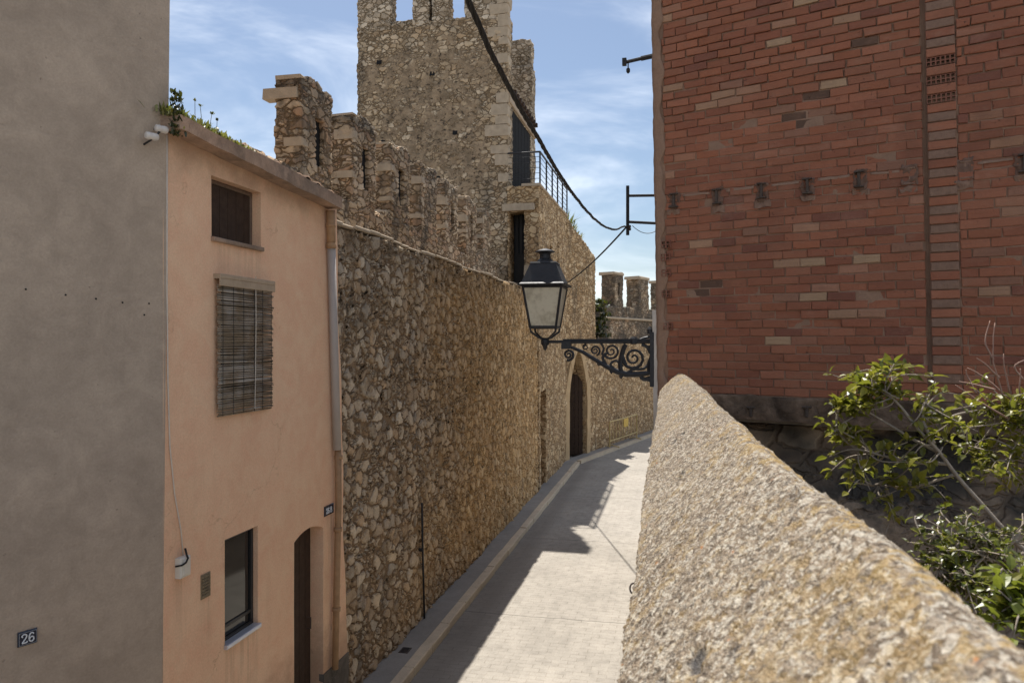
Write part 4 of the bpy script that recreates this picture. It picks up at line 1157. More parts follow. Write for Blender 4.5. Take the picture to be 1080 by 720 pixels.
# cut beam ends with mortar patches
for i, (px, py) in enumerate(((708, 212), (753, 208), (800, 202), (848, 197), (902, 190), (955, 186), (1013, 180), (1075, 173))):
    x, z = on(BRICK, 0, px, py); x += (z - 3.9) * BRL
    q = MB(); w_ = .042; h_ = .075; tk = .014
    d_ = -.045 if i < 5 or i == 7 else -.012
    q.cbox(x - w_, x + w_, d_, .04, z + h_ - tk, z + h_, .004); q.cbox(x - w_, x + w_, d_, .04, z - h_, z - h_ + tk, .004); q.cbox(x - tk * .8, x + tk * .8, d_ + .006, .04, z - h_ + tk, z + h_ - tk, .004)
    build(q, 'beam_end', M['rust'] if i not in (5, 6) else M['block_grey'], th, jit=(.008, 18))
    q = vox(x - RND.uniform(.05, .09), x + RND.uniform(.05, .09), -.006, .03, z - h_ - RND.uniform(.06, .09), z - h_ - .012, .014, ny=1, jit=(.018, 16)); build(q, 'mortar_patch', M['block_grey'], th, smooth=True)
    q = vox(x - .052 - RND.uniform(0, .02), x + .052 + RND.uniform(0, .02), -.004, .03, z - h_ - .01, z + h_ + RND.uniform(.0, .03), .013, ny=1, jit=(.022, 19)); build(q, 'socket', plain('sooty_mortar', (.17, .105, .078), .95, var=.4, scale=25), th, smooth=True)
    if i < 7:
        nxp = on(BRICK, 0, (753, 800, 848, 902, 955, 1013, 1075)[i], (208, 202, 197, 190, 186, 180, 173)[i])
        xe, ze = nxp[0] + (nxp[1] - 3.9) * BRL, nxp[1]
        if not (gx0 > x and gx0 < xe):
            q = vox(x + .09, xe - .08, -.004, .03, 0, .026 if i % 2 else .02, .03, ny=1, jit=(.006, 12), warp=lambda X, Y, Z, x=x, xe=xe, z=z, ze=ze: (X, Y, Z + z + .035 + (ze - z) * (X - x) / (xe - x)))
            build(q, 'mortar_line', M['mortar'], th, smooth=True)
# concrete ledge, and footing with overhang shade painted into its top
q = vox(.1, 6.2, -.018, .3, 3.56, 3.80, .03, ny=4, jit=(.018, 6)); build(q, 'concrete_band', plaster_mat('sooty_band_concrete', (.17, .12, .085), (.10, .074, .056), .02, .7, trowel=.4), th, smooth=True)
for px in (793, 852):
    x, z = on(BRICK, 0, px, 432); q = MB(); q.cbox(x - .04, x + .04, -.05, .0, z + .02, z + .035, .003); q.cbox(x - .012, x + .012, -.045, 0, z - .07, z + .02, .003); build(q, 'beam_end', M['rust'], th, jit=(.006, 18))
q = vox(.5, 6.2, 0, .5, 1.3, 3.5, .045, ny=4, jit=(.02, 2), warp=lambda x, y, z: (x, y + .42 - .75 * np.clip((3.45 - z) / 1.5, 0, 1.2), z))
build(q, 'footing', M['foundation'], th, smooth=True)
# vertical cover strip by the bracket
CB = STREET.inv(BRICK.w(0, 0, 0)); CS_, CL = CB[0], CB[1]
q = MB()
vs = []
for zz, off, w_ in ((2.6, .035, .10), (3.6, .045, .10), (4.62, .075, .10)):
    pass
cs = MB().cbox(CS_ + .0, CS_ + .12, CL - .0, CL + .055, 2.2, 4.66, .008)
q.add([BRICK.inv(STREET.w(p[0], p[1] + .012 * (p[2] - 3.4), p[2])) for p in cs.v], cs.f)
build(q, 'cover_strip', plain('pale_grey_board', (.52, .47, .42), .85, var=.3, scale=9, bump=.004), th)

# ------------------------------------------------------------------ hoist arm and cable bracket
th = thing('hoist_arm', 'black iron hoist bar with small hook high on the brick corner', 'hoist', STREET, (9.1, CL, 7.7))
s_ = 9.1
def LP(px, py, s):       # point on plane local-x = s
    a = (px - 540) / F; l = (s * SN - a * s * CS) / (CS + a * SN); dep = s * CS + l * SN
    return (s, l, HC + (360 - py) / F * dep)
b = MB(); pA, pB, pC = LP(659, 66, s_), LP(676, 62, s_), LP(699, 57, s_)
b.tube([pA, pB], .022, 8); b.tube([pB, pC], .030, 8); build(b, 'bar', M['iron'], th)
b = MB(); b.box(s_ - .03, s_ + .03, pA[1] - .02, pA[1] + .03, pA[2] - .035, pA[2] + .045); build(b, 'end_plate', M['iron'], th)
b = MB(); hx = LP(662.5, 66, s_); b.tube([(s_, hx[1], hx[2]), (s_, hx[1], hx[2] - .06)], .008, 6); b.lathe((s_, hx[1], hx[2] - .10), [(.01, -.03), (.024, -.01), (.024, .02), (.01, .035)], 8); build(b, 'hook', M['iron'], th)
s_ = 13.0
th = thing('cable_bracket', 'black F shaped iron cable bracket on the brick corner against the sky', 'bracket', STREET, (s_, CL, 6))
b = MB(); b.tube([LP(662, 196, s_), LP(662, 248, s_)], .028, 8); build(b, 'upright', M['iron'], th)
for ya, yb in ((206.5, 206), (234, 236)):
    b = MB(); b.tube([LP(662, ya, s_), LP(702, yb, s_)], .024, 8); build(b, 'arm', M['iron'], th)
b = MB(); p = LP(664, 240, s_); b.lathe(p, [(.02, -.05), (.03, -.03), (.02, 0), (.03, .02), (.02, .04)], 8); build(b, 'insulator', M['rust'], th)
# heavy twisted cable
Bp = STREET.w(*LP(661, 239, s_))
A2 = Vector((-.188, 3.2)); B2 = Vector((Bp.x, Bp.y))
def cab(px, py):
    a = (px - 540) / F; d = B2 - A2
    k = (a * A2.y - A2.x) / (d.x - a * d.y); dep = A2.y + d.y * k
    return P(px, py, dep)
ctr = [cab(*q) for q in ((470, -75), (480, -37), (493, -2), (506, 30), (520, 60), (540, 98), (556, 127), (570, 150), (590, 184), (610, 212), (627, 231), (640, 240), (650, 242), (657, 239))] + [Bp]
start = ctr[0]; d0 = (ctr[0] - ctr[1]).normalized()
ctr = [start + d0 * 2.5 + Vector((0, 0, .4)), start + d0 * 1.0 + Vector((0, 0, .1))] + ctr
path = smooth_path(ctr, 14)
th = thing('overhead_cable', 'thick black twisted cable swooping from top of view to the F bracket', 'cable', WORLD, tuple(path[0]))
ln = 0.
for st in range(4):
    b = MB(); pts = []; ln = 0.
    for i, p in enumerate(path):
        if i: ln += (p - path[i - 1]).length
        t = (path[min(i + 1, len(path) - 1)] - path[max(i - 1, 0)]).normalized()
        a = t.orthogonal().normalized(); a = (Vector((0, 0, 1)) - t * t.z).normalized(); c_ = t.cross(a)
        g_ = ln * 14 + st * math.pi / 2
        wob = noise.noise(Vector((ln * 3.5, 0, 2))) * .010
        rr = .0078
        pts.append(p + a * (math.cos(g_) * rr + wob) + c_ * math.sin(g_) * rr)
    b.tube(pts, .0070, 6); build(b, 'strand', M['cable'], th, smooth=True)
E = STREET.w(on(STREET, PL, 578, 300)[0], PL, on(STREET, PL, 588, 312)[1])
def sag(a, b_, s__, n=24):
    return [a + (b_ - a) * (i / n) + Vector((0, 0, -4 * s__ * (i / n) * (1 - i / n))) for i in range(n + 1)]
th = thing('service_cable', 'thin black cable crossing the lane from gate block to the F bracket', 'cable', WORLD, tuple(Bp))
b = MB(); b.tube(sag(Bp, E, .18), .016, 6); build(b, 'cable', M['cable'], th, smooth=True)
Lp = STREET.w(*LP(699, 238, s_))
th = thing('loop_wire', 'thin slack wire loop hanging between the F bracket and brick corner', 'cable', WORLD, tuple(Bp))
b = MB(); b.tube(sag(STREET.w(*LP(667, 238, s_)), Lp, .13), .006, 5); build(b, 'wire', M['cable'], th)

# ------------------------------------------------------------------ street lamp
ls, ll = 8.19, 1.40
th = lamp = thing('street_lamp', 'old black four sided lantern on a scrolled iron bracket from the brick corner', 'street lamp', STREET, (ls, CL, HC - .4))
LW = CL + .06
def sq(mb, h, z0, h1, z1, cap0=True, cap1=True):
    vs = [(ls + a * hh, ll + c_ * hh, z_) for hh, z_ in ((h, z0), (h1, z1)) for a, c_ in ((-1, -1), (1, -1), (1, 1), (-1, 1))]
    fs = [(k, (k + 1) % 4, 4 + (k + 1) % 4, 4 + k) for k in range(4)]
    if cap0: fs.append((3, 2, 1, 0))
    if cap1: fs.append((4, 5, 6, 7))
    mb.add(vs, fs)
Zb, Zg0, Zg1 = HC, HC + .155, HC + .60
b = MB(); sq(b, .255, Zg1, .262, Zg1 + .018); sq(b, .245, Zg1 + .018, .225, Zg1 + .034); sq(b, .222, Zg1 + .034, .138, Zg1 + .245); sq(b, .145, Zg1 + .245, .135, Zg1 + .262)
roof_o = build(b, 'lantern_roof', M['iron'], th)
b = MB(); b.lathe((ls, ll, Zg1 + .262), [(.10, 0), (.085, .02), (.062, .045), (.058, .09), (.075, .105), (.108, .112), (.108, .122), (.06, .14), (.02, .152)], 20); build(b, 'chimney_cap', M['iron'], roof_o, smooth=False)
b = MB()
h0, h1 = .140, .210
for a, c_ in ((-1, -1), (1, -1), (1, 1), (-1, 1)):
    b.tube([(ls + a * h0, ll + c_ * h0, Zg0), (ls + a * h1, ll + c_ * h1, Zg1 + .005)], .0135, 4)
for hh, zz, tk in ((h0, Zg0, .017), (h1, Zg1 - .012, .014)):
    for a0, c0, a1, c1 in ((-1, -1, 1, -1), (1, -1, 1, 1), (1, 1, -1, 1), (-1, 1, -1, -1)):
        b.tube([(ls + a0 * hh, ll + c0 * hh, zz), (ls + a1 * hh, ll + c1 * hh, zz)], tk, 4)
for a, c_ in ((-1, -1), (1, -1), (1, 1), (-1, 1)):
    b.tube([(ls + a * h0, ll + c_ * h0, Zg0), (ls + a * h0 * .95, ll + c_ * h0 * .95, Zg0 - .05), (ls + a * h0 * .45, ll + c_ * h0 * .45, Zb + .045), (ls + a * .01, ll + c_ * .01, Zb + .02)], .012, 6)
fo = build(b, 'lantern_frame', M['iron'], th)
ins = .006
for a0, c0, a1, c1 in ((-1, -1, 1, -1), (1, -1, 1, 1), (1, 1, -1, 1), (-1, 1, -1, -1)):
    pts = []
    for dd in (0, ins):
        for hh, zz in ((h0, Zg0), (h1, Zg1)):
            for a, c_ in ((a0, c0), (a1, c1)): pts.append((ls + a * (hh - dd), ll + c_ * (hh - dd), zz))
    b = MB(); b.add(pts, [(0, 1, 3, 2), (5, 4, 6, 7), (0, 4, 5, 1), (2, 3, 7, 6)]); build(b, 'glass_pane', M['frost'], th)
b = MB(); sq(b, h0 - .012, Zg0 + .0, h0 - .012, Zg0 + .008); build(b, 'lantern_floor', M['iron'], th)
b = MB(); b.lathe((ls, ll, Zg0 + .02), [(.03, -.01), (.03, .08), (.06, .12), (.07, .22), (.045, .30), (.01, .33)], 14); build(b, 'bulb', M['frost'], th, smooth=True)
b = MB(); b.lathe((ls, ll, Zb), [(.004, -.10), (.018, -.08), (.028, -.045), (.045, -.03), (.045, .02), (.03, .04)], 14); build(b, 'finial', M['iron'], th, smooth=True)
b = MB(); b.tube([(ls, ll, Zb - .005), (ls, 1.12, Zb - .002)], .016, 8); b.tube([(ls, 1.2, Zb), (ls, LW, Zb)], .024, 8); b.box(ls - .03, ls + .03, LW, 1.2, Zb + .014, Zb + .028)
b.lathe((ls, .44, Zb), [(.03, -.03), (.042, -.02), (.042, .03), (.03, .05)], 10)
arm = build(b, 'bracket_arm', M['iron'], th)
def spiral(mb, cl, cz, r0, r1, a0, a1, w_, n=26, flat=1.0):
    pts = []
    for i in range(n + 1):
        k = i / n; r = r0 + (r1 - r0) * k; g_ = a0 + (a1 - a0) * k
        pts.append((ls, cl + r * math.cos(g_), cz + r * math.sin(g_)))
    mb.tube(pts, [w_ * (1 - .45 * (1 - i / n)) for i in range(n + 1)], 6)
    return pts
PI = math.pi
def lz(px, py): return (ll - (px - 575) / 97.0, Zb - (py - 360) / 97.0)
sc_ = MB()
l_, z_ = lz(600, 374); spiral(sc_, l_, z_, .008, .062, 0, 3.6 * PI, .017)
l_, z_ = lz(598, 365); sc_.box(ls - .028, ls + .028, l_ - .05, l_ + .055, z_ - .03, z_ + .055)
# lower brace
br_ = [lz(*q) for q in ((603, 366), (615, 371), (628, 379), (640, 386), (650, 391), (660, 394), (672, 394), (680, 393), (688, 392))]
sc_.tube([(ls, a, c_) for a, c_ in br_], [.016, .02, .022, .026, .03, .032, .03, .026, .02], 8)
for q in ((632, 381), (645, 389), (655, 394)):
    l_, z_ = lz(*q); sc_.lathe((ls, l_, z_ - .02), [(.004, -.03), (.02, -.01), (.02, .02)], 6)
for (px, py, r1, a0, a1, w_) in ((628, 369.5, .055, .3, 3.4 * PI, .013), (645, 370, .085, .6, 3.8 * PI, .015), (668, 377, .13, 0, 4.2 * PI, .020), (618, 366, .03, 0, 2.6 * PI, .010)):
    l_, z_ = lz(px, py); spiral(sc_, l_, z_, .012, r1, a0, a1, w_)
# leaves and links filling the panel
for pts, w_ in (([(640, 385), (636, 377), (640, 372)], .016), ([(655, 391), (654, 383), (656, 372), (660, 363)], .026), ([(650, 390), (644, 384), (650, 380), (657, 386)], .014), ([(684, 394), (683, 384), (686, 374), (684, 364)], .020),
                 ([(662, 392), (668, 389), (678, 388), (684, 382)], .014), ([(658, 364), (656, 372), (660, 384)], .018), ([(688, 396), (680, 399), (676, 397), (675, 392)], .022), ([(675, 392), (680, 394), (684, 389)], .016), ([(690, 403), (684, 400), (680, 399)], .018),
                 ([(634, 362), (637, 367), (635, 374)], .012), ([(676, 363), (682, 366), (685, 372)], .018)):
    sc_.tube(smooth_path([Vector((ls, *lz(*q))) for q in pts], 4), w_, 6)
build(sc_, 'scrollwork', M['iron'], arm)
b = MB(); b.cbox(ls - .05, ls + .05, LW - .01, LW + .035, Zb - .48, Zb + .10, .008); b.tube([(ls, LW + .03, Zb + .05), (ls, LW + .09, Zb + .04), (ls, LW + .14, Zb + .02)], .012, 6); b.lathe((ls, LW + .035, Zb + .10), [(.03, -.02), (.03, .03), (.012, .06)], 8)
build(b, 'wall_plate', M['iron'], th)

# ------------------------------------------------------------------ roadside parapet
th = thing('parapet', 'rough sloping lichen covered parapet wall running along the right of the lane', 'parapet', WORLD, (.46, 0, 0))
def lerp_tab(z, tab):
    if z <= tab[0][0]: return tab[0][1]
    for (a, b_), (c_, d) in zip(tab, tab[1:]):
        if z <= c_: return b_ + (d - b_) * (z - a) / (c_ - a)
    return tab[-1][1]
RH = [(-2, .35), (.9, .348), (1.7, .362), (2.6, .367), (3.6, .362), (5.0, .335), (7.6, .335)]
EHT = [(-2, .78), (2.6, .78), (4.33, .65), (7.6, .50)]
def section(y):
    xr = .463 + .162 * y - max(.03, .088 - .008 * y); zr = HC - lerp_tab(y, RH); xe = .248 + .212 * (y - 1.77); ze = HC - lerp_tab(y, EHT)
    return xr, zr, xe, ze
ys = [-2.0]
while ys[-1] < 7.62: ys.append(ys[-1] + (.012 if .8 < ys[-1] < 2.4 else .02 if ys[-1] < 4.2 else .03))
prof = [('w', .965), ('w', .985)] + [('s', k) for k in np.linspace(.0, .98, 64)] + [('r', k) for k in np.linspace(0, 1, 10)] + [('g', k) for k in np.linspace(.03, 1, 14)]
cap = MB(); rows = []
for y in ys:
    xr, zr, xe, ze = section(y)
    dx, dz = xr - xe, zr - ze; L = math.hypot(dx, dz)
    for kind, k in prof:
        if kind == 'w': p = (xe + .035, y, ze * k)
        elif kind == 's':
            bul = .018 * L * math.sin(math.pi * k) ; p = (xe + dx * k - dz / L * bul, y, ze + dz * k + dx / L * bul)
        elif kind == 'r':
            g_ = k; p = (xr + .10 * g_, y, zr + .0 + .012 * math.sin(math.pi * g_) - .05 * g_ * g_)
        else: p = (xr + .10 + .05 * min(1, k * 6), y, zr - .05 - (zr - .05 - 1.4) * k)
        p = Vector(p)
        if kind in 'srg':
            p += Vector(noise.noise_vector(Vector((p.x * 4, y * 4, p.z * 4)))) * .010 + Vector(noise.noise_vector(Vector((p.x * 1.3, y * 1.3, p.z)))) * .014
        cap.v.append(tuple(p))
w = len(prof)
for i in range(len(ys) - 1):
    for k in range(w - 1): cap.f.append((i * w + k, i * w + k + 1, (i + 1) * w + k + 1, (i + 1) * w + k))
m_ = (len(ys) - 1) * w
cap.f.append(tuple(m_ + k for k in range(w)))
cap.c = [None] * len(cap.f)
# local frame: turn so that x runs along the wall
PAR = Frame(.463, 0, math.sin(math.radians(9.2)), math.cos(math.radians(9.2)))
bpy.data.objects.remove(th)
th = thing('parapet', 'rough sloping lichen covered parapet wall running along the right of the lane', 'parapet', PAR, (0, 0, 0))
cap.v = [tuple(PAR.inv(Vector(p))) for p in cap.v]
build(cap, 'coping', M['coping'], th, smooth=True)
fa = MB(); ny_ = 120; zk = [0, .1, .25, .4, .55, .7, .82, .92, .972]
for i in range(ny_ + 1):
    y = -2 + 9.6 * i / ny_; xr, zr, xe, ze = section(y)
    for k in zk:
        p = Vector((xe + .045 + .02 * noise.noise(Vector((y * 2.5, k * 9, 3))), y, ze * k)); fa.v.append(tuple(PAR.inv(p)))
for i in range(ny_):
    for k in range(len(zk) - 1): fa.f.append((i * 9 + k, i * 9 + k + 1, i * 9 + k + 10, i * 9 + k + 9))
fa.c = [None] * len(fa.f)
build(fa, 'street_face', M['concrete'], th, smooth=True)
for (y, px, py, r_, lab) in ((2.55, 668, 620, .017, 'nearer and larger rusty iron ring on the lane side of the parapet'), (3.95, 686, 512, .015, 'farther and smaller rusty iron ring on the lane side of the parapet')):
    c_ = P(px, py, y)
    th = thing('wall_ring', lab, 'ring', WORLD, tuple(c_))
    b = MB(); pts = []
    for k in range(21):
        g_ = 2 * PI * k / 20; pts.append(c_ + Vector((math.cos(g_) * r_ * .7, math.cos(g_) * r_ * .1, math.sin(g_) * r_)))
    b.tube(pts, .0032, 6, caps=False); build(b, 'ring', M['rust'], th, smooth=True)
    b = MB(); b.tube([c_ + Vector((r_ * .6, 0, .0)), c_ + Vector((r_ * .6 + .14, .0, .0))], .005, 6); build(b, 'spike', M['rust'], th)

# ------------------------------------------------------------------ shrubs in the garden
def leaf(mb, p, d, up, L, wd, tint, curl=.25):
    d = d.normalized(); s_ = d.cross(up)
    s_ = s_.normalized() if s_.length > 1e-4 else d.orthogonal().normalized()
    nrm = s_.cross(d).normalized()
    mid = [p, p + d * L * .30 + nrm * L * .03, p + d * L * .65 + nrm * L * .02, p + d * L - nrm * L * curl * .5]
    f = wd * .32
    vs = [mid[0], mid[1], mid[2], mid[3],
          mid[1] + s_ * wd * .5 + nrm * f * .5, mid[2] + s_ * wd * .42 + nrm * f * .4,
          mid[1] - s_ * wd * .5 + nrm * f * .5, mid[2] - s_ * wd * .42 + nrm * f * .4]
    mb.add(vs, [(0, 1, 4), (1, 2, 5, 4), (2, 3, 5), (0, 6, 1), (6, 7, 2, 1), (7, 3, 2)], tint)
def shrub(name, label, root, branches, clusters, lmat, seed, bare=(), bark='bark'):
    rn = random.Random(seed)
    th = thing(name, label, 'shrub', WORLD, tuple(root))
    lv = MB(); tw = MB(); nodes = []
    for bi, (pts, r0) in enumerate(branches):
        pth = smooth_path([Vector(q) for q in pts], 6)
        b = MB(); m_ = len(pth); b.tube([q + Vector(noise.noise_vector(q * 6)) * .012 for q in pth], [r0 * (1 - .75 * i / (m_ - 1)) for i in range(m_)], 7)
        build(b, 'branch', M[bark], th, smooth=True)
        nodes += pth[m_ // 3:]
    for c, rad, nt, nl, L0 in clusters:
        c = Vector(c)
        near = sorted(nodes, key=lambda q: (q - c).length)[:4]
        for k in range(nt):
            st = rn.choice(near) if near else c
            e = c + Vector((rn.gauss(0, rad[0]), rn.gauss(0, rad[0]), rn.gauss(0, rad[1])))
            if (e - st).length > .55: st = e + (st - e).normalized() * rn.uniform(.25, .55)
            mid = (st + e) / 2 + Vector((rn.gauss(0, .03), rn.gauss(0, .03), rn.gauss(.01, .03)))
            pth = smooth_path([st, mid, e], 5)
            tw.tube(pth, [.0045 - .003 * i / (len(pth) - 1) for i in range(len(pth))], 5)
            ax = (e - mid).normalized()
            for j in range(int(nl * 1.3)):
                kk = rn.uniform(.25, 1.0) ** .7; q = pth[min(len(pth) - 1, int(kk * len(pth)))]
                dd = (ax * rn.uniform(.1, .9) + Vector((rn.gauss(0, .8), rn.gauss(0, .8), rn.gauss(.05, .55))))
                L = L0 * .9 * rn.uniform(.5, 1.3)
                upv = Vector((rn.gauss(0, .45), rn.gauss(0, .45), 1))
                pet = q + dd.normalized() * L * .12
                t_ = rn.random(); leaf(lv, pet, dd, upv, L, L * rn.uniform(.42, .58), (t_, t_, t_), rn.uniform(0, .5))
    if tw.v: build(tw, 'twigs', M[bark], th, smooth=True)
    for pts in bare:
        b = MB(); pth = smooth_path([Vector(q) for q in pts], 5); b.tube([q + Vector(noise.noise_vector(q * 9)) * .01 for q in pth], [.0055 - .0035 * i / (len(pth) - 1) for i in range(len(pth))], 5)
        build(b, 'bare_twig', M['twig'], th, smooth=True)
    build(lv, 'foliage', M[lmat], th, smooth=False)
def cl(px, py, z, r, nt, nl, L, rz=None): return (P(px, py, z), (r, rz or r * .7), nt, nl, L)
r0 = Vector((2.75, 3.05, 1.75))
shrub('shrub', 'leaning shrub with one long bare branch and glossy leaves against the brick wall', r0,
    [([r0, P(1150, 655, 3.05), P(1075, 575, 3.15), P(1020, 512, 3.25), P(978, 462, 3.3), P(945, 425, 3.35), P(915, 400, 3.4)], .0145),
     ([P(985, 468, 3.3), P(975, 440, 3.35), P(978, 415, 3.35)], .010),
     ([P(1000, 490, 3.3), P(950, 485, 3.35), P(900, 470, 3.4), P(882, 450, 3.4)], .008),
     ([P(990, 478, 3.3), P(940, 448, 3.4), P(905, 428, 3.4)], .008),
     ([P(978, 462, 3.3), P(1005, 440, 3.4), P(1030, 432, 3.4)], .009),
     ([P(1010, 500, 3.3), P(960, 512, 3.35), P(915, 512, 3.4)], .007)],
    [cl(915, 402, 3.4, .085, 15, 9, .062, .04), cl(893, 425, 3.4, .05, 9, 8, .062), cl(945, 398, 3.4, .07, 8, 8, .060, .03), cl(925, 430, 3.35, .08, 10, 8, .058),
     cl(890, 455, 3.4, .05, 6, 7, .064), cl(925, 468, 3.35, .10, 9, 7, .058), cl(900, 500, 3.35, .10, 7, 6, .064), cl(935, 520, 3.3, .08, 6, 6, .060),
     cl(968, 485, 3.3, .09, 7, 6, .056), cl(990, 430, 3.35, .07, 8, 8, .060), cl(960, 505, 3.3, .09, 6, 6, .060), cl(1000, 450, 3.3, .06, 6, 7, .055), cl(935, 545, 3.3, .05, 3, 5, .05)],
    'leaf', 5)
r1 = Vector((3.15, 3.6, 1.75))
shrub('shrub', 'broad shrub at the right edge with bare reddish twigs rising above its leaves', r1,
    [([r1, P(1180, 560, 3.55), P(1120, 470, 3.6), P(1070, 440, 3.6)], .015), ([P(1120, 470, 3.6), P(1060, 478, 3.65), P(1020, 470, 3.65)], .010), ([P(1110, 465, 3.6), P(1085, 420, 3.6)], .010),
     ([P(1150, 520, 3.5), P(1090, 480, 3.5), P(1040, 500, 3.5)], .009)],
    [cl(1050, 440, 3.6, .09, 14, 9, .052), cl(1075, 430, 3.55, .10, 15, 9, .052), cl(1020, 465, 3.65, .08, 9, 8, .052), cl(1060, 470, 3.55, .11, 14, 8, .054), cl(1095, 455, 3.5, .10, 10, 8, .05), cl(1045, 490, 3.5, .06, 5, 7, .055), cl(1075, 500, 3.5, .08, 7, 7, .05), cl(1040, 415, 3.6, .05, 4, 5, .05)],
    'leaf', 9,
    bare=[[P(1070, 430, 3.6), P(1046, 405, 3.65), P(1020, 388, 3.7)], [P(1060, 425, 3.6), P(1052, 395, 3.6), P(1047, 376, 3.6), P(1049, 340, 3.62)], [P(1065, 415, 3.6), P(1058, 372, 3.6)], [P(1050, 412, 3.6), P(1030, 407, 3.65), P(1010, 402, 3.7)],
          [P(1078, 400, 3.6), P(1072, 385, 3.6), P(1100, 372, 3.6)], [P(1055, 398, 3.6), P(1040, 385, 3.6), P(1030, 378, 3.6)], [P(1048, 378, 3.6), P(1040, 362, 3.62), P(1043, 338, 3.64)], [P(1080, 440, 3.55), P(1077, 410, 3.5), P(1076, 388, 3.5)], [P(1030, 415, 3.65), P(1020, 398, 3.7), P(1019, 390, 3.7)], [P(1062, 440, 3.5), P(1035, 425, 3.5), P(1008, 405, 3.5)]], bark='bark')
r2 = Vector((2.0, 2.7, 1.75))
shrub('shrub', 'low dense small leaved shrub close behind the parapet slope', r2,
    [([r2, P(1085, 650, 2.75), P(1050, 590, 2.8), P(1010, 560, 2.9)], .011), ([P(1060, 610, 2.8), P(1010, 590, 2.85), P(970, 568, 2.9)], .008), ([P(1050, 590, 2.8), P(1075, 560, 2.85), P(1078, 540, 2.9)], .008), ([P(1060, 620, 2.8), P(1020, 620, 2.8), P(990, 600, 2.8)], .008)],
    [cl(1030, 565, 2.9, .08, 16, 9, .036), cl(1000, 580, 2.9, .07, 13, 9, .036), cl(985, 598, 2.85, .06, 11, 9, .036), cl(1015, 600, 2.8, .08, 16, 9, .038), cl(1045, 590, 2.8, .08, 16, 9, .038), cl(1060, 560, 2.85, .07, 8, 8, .036), cl(1030, 625, 2.75, .07, 13, 9, .036), cl(1070, 590, 2.8, .08, 9, 8, .036), cl(985, 570, 2.9, .035, 4, 6, .045), cl(1055, 640, 2.6, .06, 10, 8, .04), cl(1020, 545, 2.95, .05, 5, 6, .034)],
    'leaf_dark', 13)
r3 = Vector((1.75, 2.15, 1.75))
shrub('shrub', 'bright fresh green leafy shoot nearest the lower right corner', r3,
    [([r3, P(1110, 690, 2.2), P(1085, 640, 2.25), P(1072, 605, 2.3)], .008), ([P(1110, 690, 2.2), P(1075, 660, 2.2), P(1055, 625, 2.25)], .007)],
    [cl(1070, 610, 2.3, .035, 6, 7, .065), cl(1060, 628, 2.25, .035, 6, 7, .062), cl(1075, 640, 2.2, .035, 6, 7, .065), cl(1072, 662, 2.15, .03, 5, 6, .06), cl(1085, 625, 2.25, .04, 6, 7, .062)],
    'leaf_bright', 17)
c_ = BRICK.inv(P(1001, 548, 6.1))
hp = Vector(P(1001, 552, 6.0))
th = thing('iron_hoop', 'dark iron hoop leaning on the earthy footing behind the shrubs', 'hoop', WORLD, tuple(hp))
b = MB(); pts = [hp + Vector((math.cos(2 * PI * k / 28) * .17, -math.cos(2 * PI * k / 28) * .10 + .03 * math.sin(2 * PI * k / 28), math.sin(2 * PI * k / 28) * .115)) for k in range(29)]
b.tube(pts, .011, 6, caps=False); build(b, 'ring', M['rust'], th, smooth=True)
b = MB(); b.tube([hp + Vector((.02, 0, .11)), hp + Vector((.05, .25, .14))], .012, 6); build(b, 'peg', M['rust'], th)

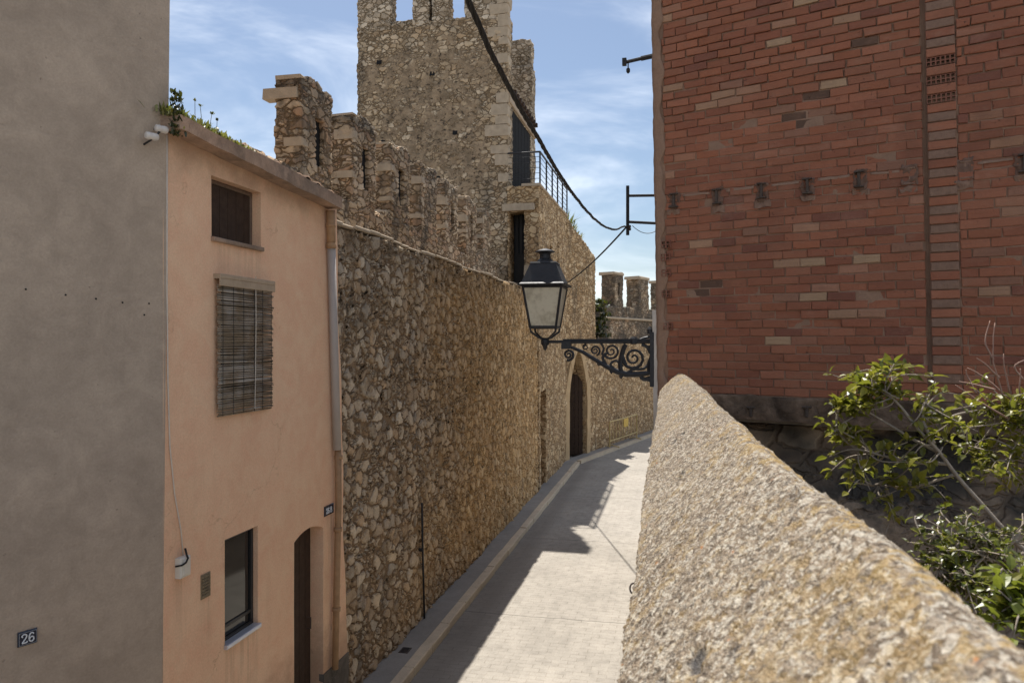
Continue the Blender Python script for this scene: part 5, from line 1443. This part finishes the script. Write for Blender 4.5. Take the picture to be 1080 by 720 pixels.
# ------------------------------------------------------------------ light, sky, camera
AZ, EL = math.radians(-15.4), math.radians(66.8)
sd = Vector((math.sin(AZ) * math.cos(EL), math.cos(AZ) * math.cos(EL), math.sin(EL)))
su = bpy.data.lights.new('sun', 'SUN'); su.energy = 4.6; su.angle = math.radians(.53); su.color = (1.0, .955, .885)
so = bpy.data.objects.new('sun', su); COL.objects.link(so); so.rotation_euler = sd.to_track_quat('Z', 'Y').to_euler()
wd_ = bpy.data.worlds.new('World'); sc.world = wd_; wd_.use_nodes = True
t = wd_.node_tree; bg = t.nodes['Background']
sky = t.nodes.new('ShaderNodeTexSky'); sky.sky_type = 'NISHITA'; sky.sun_disc = False
sky.sun_elevation = EL; sky.sun_rotation = AZ; sky.air_density = 1.0; sky.dust_density = 0.9; sky.ozone_density = 1.5
tc = t.nodes.new('ShaderNodeTexCoord'); mp = t.nodes.new('ShaderNodeMapping'); t.links.new(tc.outputs['Generated'], mp.inputs[0])
mp.inputs['Scale'].default_value = (1.0, 1.0, 3.2); mp.inputs['Rotation'].default_value = (.25, .35, .3); mp.inputs['Location'].default_value = (.35, .1, .0)
nz = t.nodes.new('ShaderNodeTexNoise'); nz.inputs['Scale'].default_value = 2.1; nz.inputs['Detail'].default_value = 6; nz.inputs['Roughness'].default_value = .58; nz.inputs['Distortion'].default_value = .6
t.links.new(mp.outputs[0], nz.inputs['Vector'])
mr = t.nodes.new('ShaderNodeMapRange'); mr.interpolation_type = 'SMOOTHSTEP'; t.links.new(nz.outputs['Fac'], mr.inputs[0])
mr.inputs[1].default_value = .40; mr.inputs[2].default_value = .74; mr.inputs[3].default_value = .03; mr.inputs[4].default_value = .72
mx = t.nodes.new('ShaderNodeMix'); mx.data_type = 'RGBA'
t.links.new(mr.outputs[0], mx.inputs[0]); t.links.new(sky.outputs[0], mx.inputs[6]); mx.inputs[7].default_value = (12.5, 13.0, 13.6, 1)
t.links.new(mx.outputs[2], bg.inputs[0]); bg.inputs[1].default_value = .078

cam = bpy.data.cameras.new('camera'); co = bpy.data.objects.new('camera', cam); COL.objects.link(co)
cam.sensor_width = 36; cam.lens = 36 * F / 1080; cam.clip_end = 2000; cam.clip_start = .02
co.location = (0, 0, HC); co.rotation_euler = (math.pi / 2, 0, 0)
cam.dof.use_dof = True; cam.dof.focus_distance = 9.0; cam.dof.aperture_fstop = 5.6
sc.camera = co
sc.view_settings.view_transform = 'Standard'; sc.view_settings.look = 'None'
sc.view_settings.exposure = 0.62; sc.view_settings.gamma = 1.0
sc.cycles.max_bounces = 8; sc.cycles.diffuse_bounces = 5; sc.cycles.glossy_bounces = 3; sc.cycles.transmission_bounces = 6
sc.cycles.use_denoising = True
sc.cycles.caustics_reflective = False; sc.cycles.caustics_refractive = False
